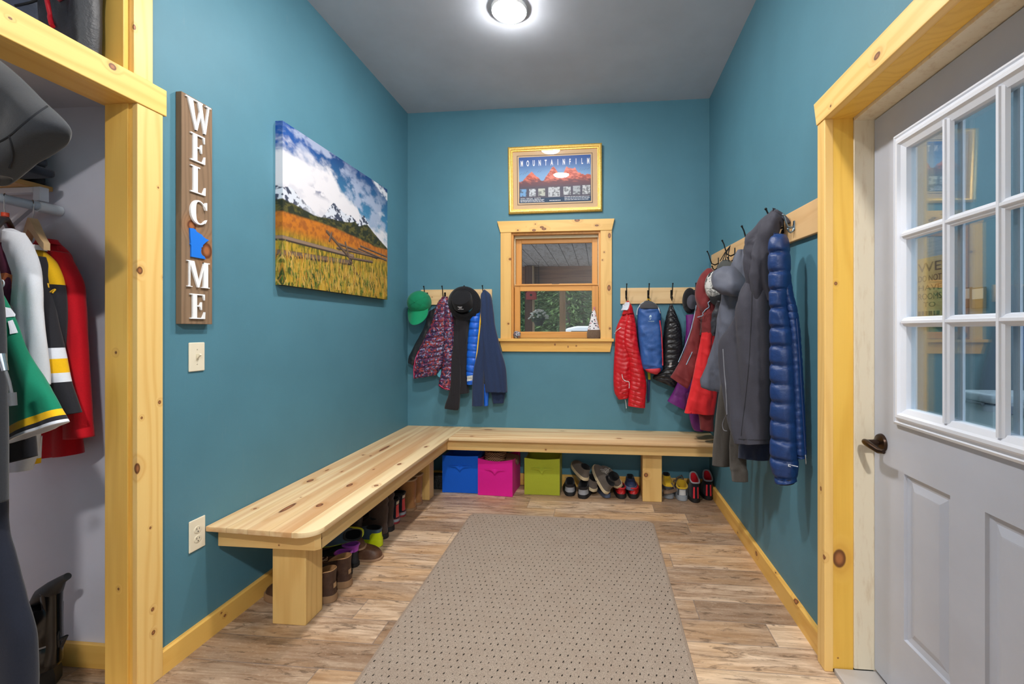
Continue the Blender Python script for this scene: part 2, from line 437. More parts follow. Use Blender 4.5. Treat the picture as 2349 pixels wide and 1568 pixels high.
def cloth(name, pairs, plane, th, mat, parent, fold=None, res=.008, cols=44, back=.6, ex=.8, ey=.75, zone=None, lift=0.0, world=True, sag=0.0, curl=0.0):
    """a hanging piece of cloth: rows run between a left and a right edge; thickness bulges out of the plane"""
    C = []
    for pr in pairs:
        L, R = plane.pt(*pr[0]), plane.pt(*pr[1]); C.append((L.x, L.y, L.z, R.x, R.y, R.z, pr[2] if len(pr) > 2 else 1.0))
    ln = sum((V(a[:3]) + V(a[3:6]) - V(b[:3]) - V(b[3:6])).length / 2 for a, b in zip(C, C[1:]))
    nr = max(8, int(ln / res)); n = plane.n; verts = []; rows = []; T = []
    for i in range(nr + 1):
        t = i / nr; q = catmull(C, t); L, R, k = V(q[:3]), V(q[3:6]), max(.05, q[6])
        rows.append((L, R, k)); T.append(t)
    k0 = min(1.0, 3.0 / nr)
    for i, (L, R, k) in enumerate(rows):
        t = T[i]; c = (L + R) / 2 + n * lift; e = (R - L) / 2; ed = e.normalized() if e.length > 1e-6 else plane.r
        for j in range(cols):
            ph = 2 * PI * j / cols; cc, ss = math.cos(ph), math.sin(ph)
            cx = math.copysign(abs(cc) ** ex, cc); sy = math.copysign(abs(ss) ** ey, ss)
            d3 = c + e * cx
            depth = th * k * (sy if sy > 0 else sy * back)
            h = d3.dot(plane.r); dsp = fold(h, d3.z, (cx + 1) / 2, t) * (.12 + .88 * abs(ss) ** 1.4) if fold else 0.0
            out = (n * sy + ed * cx * .7)
            if out.length > 1e-6: out.normalize()
            p = d3 + n * depth + out * dsp
            p.z -= sag * (1 - cx * cx) * t
            verts.append(p)
    faces = []; mi = []
    def zi(i, j):
        if not zone: return 0
        p = verts[i * cols + j]; return zone(T[i], (math.cos(2 * PI * j / cols) + 1) / 2, p, math.sin(2 * PI * (j + .5) / cols))
    for i in range(nr):
        for j in range(cols):
            l = (j + 1) % cols
            faces.append((i * cols + j, i * cols + l, (i + 1) * cols + l, (i + 1) * cols + j)); mi.append(zi(i, j))
    b0 = len(verts); base = nr * cols                                  # the hem turns in and closes a little way up inside
    up = (rows[max(nr - 3, 0)][0] + rows[max(nr - 3, 0)][1] - rows[nr][0] - rows[nr][1]) / 2
    up = up.normalized() * .02 if up.length > 1e-6 else V((0, 0, .02))
    ctr = sum((verts[base + j] for j in range(cols)), V()) / cols
    for j in range(cols): verts.append(ctr + (verts[base + j] - ctr) * .86)
    for j in range(cols): verts.append(ctr + (verts[base + j] - ctr) * .8 + up)
    for r0, r1 in ((base, b0), (b0, b0 + cols)):
        for j in range(cols):
            l = (j + 1) % cols; faces.append((r0 + j, r0 + l, r1 + l, r1 + j)); mi.append(zi(nr, 0) if zone else 0)
    faces.append(tuple(b0 + cols + j for j in range(cols))); mi.append(zi(nr, 0) if zone else 0)
    faces.append(tuple(reversed(range(cols)))); mi.append(zi(0, 0) if zone else 0)
    me = bpy.data.meshes.new(name); me.from_pydata([tuple(v) for v in verts], [], faces)
    me.polygons.foreach_set('material_index', mi); set_smooth(me)
    bm = bmesh.new(); bm.from_mesh(me); bmesh.ops.recalc_face_normals(bm, faces=bm.faces); bm.to_mesh(me); bm.free()
    return link_mesh(name, me, mat, parent, world)
BVH = {}
def hit(ob, u, v, plane=None):
    """the point of a cloth seen at a pixel, and its normal"""
    from mathutils.bvhtree import BVHTree
    obs = ob if isinstance(ob, (list, tuple)) else [ob]
    best = None; o = V((0, 0, CAM_H)); d = ray(u, v).normalized()
    for q in obs:
        if q.name not in BVH:
            BVH[q.name] = BVHTree.FromPolygons([w.co for w in q.data.vertices], [tuple(f.vertices) for f in q.data.polygons])
        h = BVH[q.name].ray_cast(o, d)
        if h[0] is not None and (best is None or h[3] < best[2]): best = (h[0], h[1] if h[1].dot(d) < 0 else -h[1], h[3])
    if best: return best[0], best[1]
    return plane.pt(u, v), plane.n
def strip(name, pts, ob, lift, r, mat, parent, plane=None, seg=6):
    """a cord, zip or piping along pixel points on a cloth"""
    n = max(4, len(pts) * 5); P = []
    for i in range(n + 1):
        u, v = catmull(pts, i / n); p, nn = hit(ob, u, v, plane); P.append(p + nn * lift)
    return MB().tube(P, r, seg).obj(name, mat, parent, 60)
def patch(name, pts, ob, lift, mat, parent, plane=None, depth=.002, sub=3):
    """a sewn-on patch: a quad of pixel corners laid on the cloth, or a fan for other outlines"""
    mb = MB()
    if len(pts) == 4:
        a, b, c, d = [V((*p, 0)) for p in pts]; G = []
        for i in range(sub + 1):
            row = []
            for j in range(sub + 1):
                q = (a * (1 - j / sub) + b * (j / sub)) * (1 - i / sub) + (d * (1 - j / sub) + c * (j / sub)) * (i / sub)
                p, nn = hit(ob, q.x, q.y, plane); row.append((p, nn))
            G.append(row)
        hi = [[mb.bm.verts.new(p + nn * (lift + depth)) for p, nn in r] for r in G]
        for i in range(sub):
            for j in range(sub): mb.bm.faces.new([hi[i][j], hi[i][j + 1], hi[i + 1][j + 1], hi[i + 1][j]])
    else:
        hs = [hit(ob, *p, plane) for p in pts]
        hi = [mb.bm.verts.new(p + nn * (lift + depth)) for p, nn in hs]; mb.bm.faces.new(hi)
        bmesh.ops.triangulate(mb.bm, faces=mb.bm.faces[:])
    ret = bmesh.ops.extrude_face_region(mb.bm, geom=mb.bm.faces[:])
    n0 = plane.n if plane else V((0, -1, 0))
    bmesh.ops.translate(mb.bm, verts=[g for g in ret['geom'] if isinstance(g, bmesh.types.BMVert)], vec=-n0 * depth)
    return mb.obj(name, mat, parent)
# ================================================================== MATERIALS
TEAL = painted('teal_wall_paint', (82, 131, 149), .5, .18, .35, scuff=(110, 140, 152))
GREYW = painted('grey_closet_paint', (204, 204, 216), .6, .12)
WHITEW = painted('pale_grey_wall_paint', (226, 227, 230), .6, .1)
CEIL = painted('white_ceiling_paint', (196, 203, 216), .8, .06, .2)
HONEY, HONEYD = (244, 198, 106), (216, 152, 56)
FLOOR = floor_mat(); RUGM = rug_mat()
BLACKM = plain('black_iron', (22, 22, 24), .4, .6)
CHROME = plain('steel', (200, 204, 210), .25, 1.0)
BRONZE = plain('oil_rubbed_bronze', (62, 48, 40), .32, .85)
IVORY = plain('ivory_plastic', (236, 226, 202), .35)
DARK = plain('dark_slot', (22, 20, 18), .8)
WHITEP = plain('white_paint', (226, 232, 244), .4)
GLASS = glass_mat('window_glass', 1.45, (.93, .95, .94), .9)
DGLASS = glass_mat('door_glass', 1.95, (.90, .94, .95), 1.15)

def kn_l(pts, d, r):           # knots at pixels of a board standing d proud of the left wall
    return [(*at_x(u, v, XL + d), rr, el) for u, v, rr, el in pts]
def kn_b(pts, d): return [(*at_y(u, v, YB - d), rr, el) for u, v, rr, el in pts]
def kn_r(pts, d): return [(*at_x(u, v, XR - d), rr, el) for u, v, rr, el in pts]
def kn_z(pts, z): return [(*at_z(u, v, z), rr, el) for u, v, rr, el in pts]

# ================================================================== ROOM SHELL
Y0 = -2.4
struct('floor', MB().box(-2.75, 1.06, Y0 - .1, YB + .1, -.06, 0), FLOOR)
struct('ceiling', MB().box(-2.75, 1.2, Y0 - .1, YB + .15, ZC, ZC + .1), CEIL)
OX0, OX1, OZ0, OZ1 = -.740, .011, 1.227, 2.118                                   # window opening
w = MB()
w.box(XL - .12, OX0, YB, YB + .14, -.05, ZC); w.box(OX1, XR + .16, YB, YB + .14, -.05, ZC)
w.box(OX0, OX1, YB, YB + .14, -.05, OZ0); w.box(OX0, OX1, YB, YB + .14, OZ1, ZC)
struct('wall_back', w, TEAL)
CJ = 1.437                                                                       # closet end jamb
w = MB(); w.box(XL - .12, XL, CJ + .018, YB + .05, -.05, ZC); w.box(XL - .12, XL, Y0, CJ + .018, 2.93, ZC); w.box(XL - .12, XL, Y0, -.62, -.05, 2.93)
struct('wall_left', w, TEAL)
DY1, DY0, DZ = 1.805, .87, 2.105
w = MB(); w.box(XR, XR + .155, DY1 + .02, YB + .05, -.05, ZC); w.box(XR, XR + .155, Y0, DY0 - .02, -.05, ZC); w.box(XR, XR + .155, DY0 - .02, DY1 + .02, DZ + .02, ZC)
struct('wall_right', w, TEAL)
struct('wall_front', MB().box(-2.75, 1.1, Y0 - .1, Y0, -.05, ZC), WHITEW)
CE = 1.553                                                                       # closet end wall
w = MB(); w.box(-2.7, XL - .12, CE, CE + .08, -.05, ZC); w.box(-2.7, XL - .12, Y0, -.62, -.05, ZC); w.box(-2.75, -2.62, Y0, CE + .08, -.05, ZC)
struct('wall_closet', w, GREYW)
struct('ceiling_closet', MB().box(-2.62, XL - .1, -.62, CE, 2.165, 2.2), GREYW)

# baseboards
BBM = pine('honey_baseboard', 'y', HONEY, HONEYD, kn_r([(1692, 1221, .006, 1.5), (1735, 1269, .012, 1.3), (1777, 1310, .009, 1.5), (1824, 1377, .014, 1.4)], .018) + kn_l([(516, 1411, .006, 1.2), (508, 1405, .004, 1.2)], .018, 1), seed=.3, contrast=.4)
BBX = pine('honey_baseboard_cross', 'x', HONEY, HONEYD, seed=.8, contrast=.4)
struct('baseboard_left', MB().prism(Fr((0, CJ + .094, 0), (1, 0, 0), (0, 0, 1), (0, -1, 0)), [(XL, 0), (XL + .018, 0), (XL + .018, .086), (XL + .012, .092), (XL, .092)], -(YB - CJ - .094), 0), BBM)
struct('baseboard_right', MB().prism(Fr((0, 1.862, 0), (1, 0, 0), (0, 0, 1), (0, -1, 0)), [(XR, 0), (XR, .095), (XR - .012, .095), (XR - .018, .088), (XR - .018, 0)], -(YB - 1.862), 0), BBM)
struct('baseboard_back', MB().box(XL + .018, XR - .018, YB - .018, YB, 0, .095, .003), BBX)
struct('baseboard_closet', MB().box(-2.62, XL - .12, CE - .016, CE, 0, .092, .003), BBX)

# closet opening trim: casing, jamb, stop, header, upper post
CK = kn_l([(375, 636, .004, 1.3), (366, 922, .006, 1.2), (325, 958, .004, 1.2), (345, 1210, .004, 1.2), (350, 1397, .006, 1.2), (352, 1450, .007, 1.2), (321, 620, .010, 1.4), (313, 1075, .013, 1.6), (363, 430, .003, 1.2), (308, 62, .006, 1.6)], .02, 1)
CASM = pine('honey_pine_casing', 'z', (246, 208, 132), (222, 164, 76), CK, seed=.5, contrast=.4)
CASJ = pine('honey_pine_jamb', 'z', (248, 202, 104), (218, 160, 62), [(-1.71, CJ, at_y(256, 808, CJ).z, .006, 1.2), (-1.70, CJ, at_y(262, 1348, CJ).z, .006, 1.2)], seed=1.1, contrast=.4)
struct('trim_1', MB().box(XL, XL + .02, CJ, CJ + .094, 0, 2.104, .002), CASM)                  # closet casing
struct('trim_2', MB().box(XL - .105, XL - .014, CJ - .004, CJ + .018, 0, 2.104, .002), CASJ)     # jamb
struct('trim_3', MB().box(XL - .014, XL + .0, CJ + .004, CJ + .02, 0, 2.104), CASJ)
HDM = pine('honey_pine_header', 'y', (250, 208, 118), (226, 164, 70), [(*at_x(257, 153, XL + .022), .011, 1.15), (*at_x(22, 42, XL + .022), .004, 1.4)], seed=2.2, ring=20, contrast=.5)
struct('trim_4', MB().box(XL, XL + .024, -.75, CJ + .106, 2.104, 2.202, .003), HDM)              # header board
struct('trim_5', MB().box(XL - .12, XL + .0, -.62, CJ + .018, 2.104, 2.126, .002), HDM)         # head jamb
struct('trim_6', MB().box(XL, XL + .02, CJ - .012, CJ + .056, 2.202, 2.93, .002), CASM)           # upper casing
struct('trim_7', MB().box(XL - .105, XL, CJ - .03, CJ + .018, 2.202, 2.93, .002), CASJ)
struct('trim_8', MB().box(XL - .12, XL, -.62, CJ + .018, 2.126, 2.202), CASJ)

# ================================================================== RIGHT DOOR
RK = kn_r([(1883, 1120, .006, 1.5), (1890, 1277, .007, 1.4), (1902, 463, .006, 1.0)], .032)
RCAS = pine('pine_door_casing', 'z', (248, 208, 130), (222, 168, 80), RK, seed=3.1, contrast=.35)
RJK = [(*at_y(1925, 1280, DY1), .024, 1.5), (*at_y(1917, 650, DY1), .006, 1.2), (*at_y(1922, 1508, DY1), .003, 1)]
RJAM = pine('golden_pine_jamb', 'z', (244, 198, 88), (222, 168, 58), RJK, seed=3.7, contrast=.35)
RHED = pine('pine_door_header', 'y', (250, 212, 134), (226, 174, 84), [(*at_x(1908, 243, XR - .032), .006, 1.3), (*at_x(2015, 128, XR - .032), .011, 1.6)], seed=4.4, contrast=.45)
struct('trim_9', MB().box(XR - .032, XR, DY1 - .002, DY1 + .056, 0, 2.102, .003), RCAS)
struct('trim_10', MB().prism(FRT, [(-(DY1 + .056), 2.102), (-(DY1 + .078), 2.196), (-.70, 2.196), (-.72, 2.102)], 0, .036, .002), RHED)
struct('trim_11', MB().box(XR - .032, XR, DY0 - .056, DY0 + .002, 0, 2.102, .003), RCAS)
struct('trim_12', MB().box(XR - .008, XR + .072, DY1 - .001, DY1 + .02, .012, DZ, .002).box(XR - .008, XR + .072, DY0 - .02, DY0 + .001, .012, DZ, .002).box(XR - .008, XR + .072, DY0, DY1, DZ - .004, DZ + .018, .002), RJAM)
JWH = NT('worn_primed_jamb')
_p = JWH.obj(); _f = JWH.noise(JWH.scl(_p, (30, 30, 5)), 1.5, 5.0, .65)
JWH = JWH.fin(JWH.mix(JWH.mr(_f, .52, .9), lin((226, 216, 192)), lin((196, 172, 138))), .5)
j = MB(); j.box(XR + .072, XD + .05, DY1 - .006, DY1 + .02, .02, DZ - .01, .002).box(XR + .072, XD + .05, DY0 - .02, DY0 + .006, .02, DZ - .01, .002).box(XR + .072, XD + .05, DY0, DY1, DZ - .016, DZ + .01, .002)
struct('trim_13', j, JWH)
struct('trim_14', MB().box(XR + .0, XD + .12, DY0, DY1 - .004, -.01, .018, .004), plain('aluminium_threshold', (186, 184, 184), .45, .2))
DOORM = painted('door_paint', (186, 192, 206), .42, .05, .45)
DA0, DA1, DB0, DB1 = -(DY1 - .008), -(DY0 + .008), .03, DZ - .02                 # door leaf in its own frame (a = -y)
door = thing('door_1', None, None, (XD, DY0, 0)); door['kind'] = 'structure'
LA0, LA1, LB0, LB1 = -1.659, -1.021, .985, 1.958                                # glazed opening
d = MB(); T = .044
pan = [(-1.634, -1.432, .248, .812), (-1.312, -1.110, .248, .812)]
def slab(a0, a1, b0, b1): d.fbox(FDR, a0, a1, b0, b1, -T, 0)
slab(DA0, LA0, DB0, DB1); slab(LA1, DA1, DB0, DB1); slab(LA0, LA1, LB1, DB1)
xs = [LA0] + [q for p_ in pan for q in p_[:2]] + [LA1]
slab(LA0, LA1, .812, LB0); slab(LA0, LA1, DB0, .248)
for a, b in ((xs[0], xs[1]), (xs[2], xs[3]), (xs[4], xs[5])): slab(a, b, .248, .812)
for r in pan: d.rects(FDR, r, [(0, 0), (.004, -.008), (.022, -.012), (.045, -.0035), (.05, -.003)], False); d.fbox(FDR, r[0] + .048, r[1] - .048, r[2] + .048, r[3] - .048, -.03, -.003)
d.obj('door_leaf', DOORM, door)
fr_out = (LA0 + .0, LA1 - .0, LB0 - .0, LB1 + .0)
lf = MB().rects(FDR, (LA0 - .012, LA1 + .012, LB0 - .012, LB1 + .012), [(0, -.002), (.002, .012), (.010, .016), (.014, .012), (.022, .014), (.030, .024), (.040, .024), (.046, .016), (.062, .008), (.064, -.02)])
gx0, gx1, gz0, gz1 = LA0 + .05, LA1 - .05, LB0 + .05, LB1 - .05
cw, ch = (gx1 - gx0) / 3, (gz1 - gz0) / 3
lf.obj('glazing_frame', WHITEP, door)
MUN = lambda o, k: [(x_ * (1 if k > 0 else .55), o + y_ * k) for x_, y_ in ((-.017, .002), (-.013, .012), (-.006, .015), (-.004, .02), (.004, .02), (.006, .015), (.013, .012), (.017, .002))]
XF = Fr(FDR.p(0, 0, -.026), (0, 1, 0), (0, 0, 1), (1, 0, 0))
MB().rects(XF, (-LA1 - .012, -LA0 + .012, LB0 - .012, LB1 + .012), [(0, .016), (.012, .020), (.030, .020), (.050, .008), (.058, .0), (.060, -.004)]).obj('glazing_frame', WHITEP, door)
for i in (1, 2):
    a = gx0 + cw * i; z = gz0 + ch * i
    for o, k in ((0, 1), (-.024, -.7)):
        MB().prism(Fr(FDR.p(a, 0, 0), FDR.r, FDR.n, FDR.u), MUN(o, k), gz0 - .01, gz1 + .01).obj('muntin', WHITEP, door)
        MB().prism(Fr(FDR.p(0, z, 0), FDR.u, FDR.n, FDR.r), MUN(o - .0006 * k, k), gx0 - .01, gx1 + .01).obj('muntin', WHITEP, door)
MB().fbox(FDR, LA0, LA1, LB0, LB1, -.009, -.006).obj('glass_pane', DGLASS, door)
MB().fbox(FDR, LA0, LA1, LB0, LB1, -.021, -.018).obj('glass_pane', DGLASS, door)
hy, hz = 1.754, .905
hp = at_x(2023, 1015, XD); hy, hz = hp.y, hp.z
HF = Fr((XD, hy, hz), (0, -1, 0), (0, 0, 1), (-1, 0, 0))
h = MB().lathe(HF, [(.033, 0), (.033, .004), (.030, .010), (.020, .013), (.012, .016)], 32).obj('door_handle', BRONZE, door, 40)
MB().tube([HF.p(0, 0, .012), HF.p(0, 0, .052)], .011, 16).tube([HF.p(-.006, .002, .056), HF.p(.012, .002, .060), HF.p(.04, -.004, .058), HF.p(.07, -.012, .052), HF.p(.092, -.010, .048)], [.010, .012, .011, .010, .007], 14).obj('lever', BRONZE, h, 50)
MB().fbox(FDR, DA0 - .006, DA0 - .001, .05, DZ - .05, -.02, -.004).obj('weatherstrip', plain('dark_weatherstrip', (70, 62, 56), .8), door)

# ================================================================== BACK WINDOW
WK = kn_b([(1248, 525, .012, 1.7), (1228, 514, .006, 1.2), (1243, 521, .010, 1.8), (1188, 528, .007, 1.5), (1324, 505, .014, 1.7), (1369, 517, .009, 2.0), (1225, 528, .011, 1.6), (1207, 520, .003, 1)], .02)
WHD = pine('knotty_pine_window_head', 'x', (240, 196, 118), (212, 158, 76), WK, seed=5.2, contrast=.35)
WSK = kn_b([(1170, 594, .011, .9), (1166, 742, .008, 1.0), (1398, 540, .012, 1.8), (1386, 578, .006, 1.0), (1382, 596, .006, 1.0), (1397, 660, .014, 1.8), (1399, 753, .008, 1.2)], .02)
WSD = pine('knotty_pine_window_side', 'z', (238, 194, 118), (210, 156, 76), WSK, seed=5.9, contrast=.3)
WAP = pine('knotty_pine_apron', 'x', (240, 190, 104), (212, 152, 66), kn_b([(1273, 790, .008, .8), (1303, 795, .008, .6), (1322, 793, .006, 1.0)], .02), seed=6.3, contrast=.3)
SASH = pine('amber_pine_sash', 'z', (222, 160, 84), (190, 122, 54), seed=7.7, contrast=.35)
SASHX = pine('amber_pine_sash_rail', 'x', (222, 160, 84), (190, 122, 54), seed=7.1, contrast=.35)
win = thing('window_1', None, None, (0, YB, 1.2)); win['kind'] = 'structure'
MB().prism(FB, [(-.830, 2.118), (.102, 2.118), (.124, 2.213), (-.858, 2.213)], 0, .024, .002).obj('head_casing', WHD, win)
MB().fbox(FB, -.829, -.738, 1.227, 2.118, 0, .019, .002).obj('side_casing', WSD, win)
MB().fbox(FB, .009, .102, 1.227, 2.118, 0, .019, .002).obj('side_casing', WSD, win)
MB().fbox(FB, -.852, .118, 1.203, 1.227, -.1, .042, .003).obj('window_sill', WAP, win)
MB().prism(FB, [(-.815, 1.117), (.088, 1.117), (.105, 1.203), (-.838, 1.203)], 0, .019, .002).obj('apron', WAP, win)
m = MB(); m.fbox(FB, OX0, OX0 + .018, OZ0, OZ1, -.13, -.001); m.fbox(FB, OX1 - .018, OX1, OZ0, OZ1, -.13, -.001); m.fbox(FB, OX0 + .0181, OX1 - .0181, OZ1 - .018, OZ1, -.13, -.001)
m.obj('jamb_liner', SASH, win)
m = MB(); m.fbox(FB, -.722, -.714, 1.66, 2.10, -.09, -.045); m.fbox(FB, -.013, -.005, 1.66, 2.10, -.09, -.045); m.fbox(FB, -.7135, -.0135, 2.075, 2.10, -.07, -.04)
m.obj('track', plain('cream_track', (212, 198, 162), .4), win)
def sash(x0, x1, z0, z1, gx, gz, c0, c1):
    s = MB(); s.fbox(FB, x0, gx[0], z0, z1, c0, c1, .002); s.fbox(FB, gx[1], x1, z0, z1, c0, c1, .002)
    o = s.obj('sash', SASH, win)
    s = MB(); s.fbox(FB, gx[0], gx[1], z0, gz[0], c0, c1, .002); s.fbox(FB, gx[0], gx[1], gz[1], z1, c0, c1, .002)
    s.obj('rail', SASHX, o)
    MB().fbox(FB, gx[0] - .005, gx[1] + .005, gz[0] - .005, gz[1] + .005, (c0 + c1) / 2 - .003, (c0 + c1) / 2 + .001).obj('glass_pane', GLASS, o)
sash(-.712, -.016, 1.655, 2.077, (-.664, -.062), (1.692, 2.037), -.098, -.066)
sash(-.718, -.010, 1.228, 1.672, (-.671, -.062), (1.284, 1.628), -.062, -.03)
MB().fbox(FB, -.715, -.013, 1.672, 1.684, -.075, -.022, .002).obj('meeting_rail', SASHX, win)
MB().fbox(FB, -.40, -.34, 1.684, 1.692, -.062, -.045, .002).obj('sash_lock', BRONZE, win)
# ================================================================== WALL THINGS
# welcome sign
def px_l(u, v, d): return at_x(u, v, XL + d)
SK = [(*at_x(440, 517, XL + .026), .020, 1.1), (*at_x(474, 575, XL + .026), .026, 1.3)]
SIGNW = pine('stained_sign_board', 'z', (142, 116, 92), (100, 80, 62), [(k[0], k[1], k[2], k[3], k[4]) for k in SK], seed=8.2, ring=40, rough=.7, contrast=.4, spec=.2)
sg = thing('welcome_sign', 'tall narrow brown wooden welcome sign with white letters on the left wall', 'sign', (XL, 1.67, 1.32))
SA0, SA1, SB0, SB1 = 1.600, 1.740, 1.323, 2.232
MB().fbox(FL, SA0, SA1, SB0, SB1, .001, .026, .0015).obj('board', SIGNW, sg)
LETW = plain('white_letter_paint', (245, 246, 248), .45)
def letter(name, u0, u1, v0, v1, polys, mat=LETW):
    a0, a1 = at_x(u0, (v0 + v1) / 2, XL + .032).y, at_x(u1, (v0 + v1) / 2, XL + .032).y
    um = (u0 + u1) / 2; b1, b0 = at_x(um, v0, XL + .032).z, at_x(um, v1, XL + .032).z
    m = MB()
    for k, pl in enumerate(polys): m.prism(FL, [(a0 + x * (a1 - a0), b0 + y * (b1 - b0)) for x, y in pl], .025, .032 + k * .0002)
    m.obj(name, mat, sg)
Wp = [[(0, 1), (.36, 1), (.36, .96), (0, .96)], [(.07, .97), (.27, .97), (.44, .0), (.37, .0)], [(.37, 0), (.44, 0), (.60, .62), (.55, .74)], [(.38, 1), (.66, 1), (.66, .96), (.38, .96)], [(.45, .97), (.62, .97), (.78, 0), (.71, 0)], [(.71, 0), (.78, 0), (.93, .97), (.87, .97)], [(.78, 1), (1, 1), (1, .96), (.78, .96)]]
Ep = [[(0, 1), (.97, 1), (.97, .955), (0, .955)], [(.16, .97), (.44, .97), (.44, .03), (.16, .03)], [(0, .045), (1, .045), (.98, 0), (0, 0)], [(.97, 1), (.97, .76), (.93, .76), (.84, .955)], [(1, .28), (.95, .28), (.8, .045), (.98, 0)], [(.4, .545), (.7, .545), (.7, .495), (.4, .495)], [(.76, .68), (.72, .68), (.62, .545), (.62, .495), (.72, .36), (.76, .36)]]
Lp = [[(0, 1), (.62, 1), (.62, .955), (0, .955)], [(.16, .97), (.46, .97), (.46, .03), (.16, .03)], [(0, .045), (1, .045), (.98, 0), (0, 0)], [(1, .3), (.95, .3), (.78, .045), (.98, 0)]]
Cp = []
for i in range(22):
    def cpt(k, r):
        th = math.radians(40 + 280 * k / 22); wd = .26 * (math.sin(PI * (k / 22)) ** 1.3) + .05
        rr = .5 - (0 if r else wd)
        return (.52 + (1.0 * rr) * math.cos(th) * 1.0, .5 + (.5 - (0 if r else wd * .35)) * math.sin(th))
    Cp.append([cpt(i, 1), cpt(i + 1, 1), cpt(i + 1, 0), cpt(i, 0)])
Cp += [[(.93, .98), (.98, .98), (.98, .66), (.93, .66), (.84, .8)], [(.80, .16), (.98, .27), (.94, .19), (.86, .09)]]
Mp = [[(0, 1), (.26, 1), (.26, .965), (0, .965)], [(.08, .98), (.13, .98), (.13, .02), (.08, .02)], [(0, .03), (.22, .03), (.22, 0), (0, 0)], [(.08, 1), (.3, 1), (.52, .17), (.45, 0)], [(.45, 0), (.52, .0), (.79, .98), (.74, 1)], [(.72, 1), (1, 1), (1, .965), (.72, .965)], [(.72, 1), (.92, 1), (.92, .02), (.72, .02)], [(.63, .03), (1, .03), (1, 0), (.63, 0)]]
letter('letter_w', 427, 484, 233, 301, Wp); letter('letter_e', 438, 471, 309, 372, Ep); letter('letter_l', 438, 472, 383, 444, Lp)
letter('letter_c', 436, 474, 459, 515, Cp); letter('letter_m', 430, 481, 600, 659, Mp); letter('letter_e', 437, 471, 674, 731, Ep)
MN = [(0, 1), (.16, 1), (.17, 1.02), (.29, .99), (.33, .93), (.62, .86), (.66, .82), (.8, .76), (1, .73), (.84, .64), (.66, .50), (.66, .44), (.57, .40), (.59, .34), (.56, .29), (.57, .2), (.63, .14), (.74, .11), (.82, .02), (.07, .02), (.07, .40), (.03, .45), (.05, .50), (.02, .72)]
letter('state_shape', 436, 480, 528, 593, [MN], plain('bright_blue_paint', (18, 118, 226), .5))

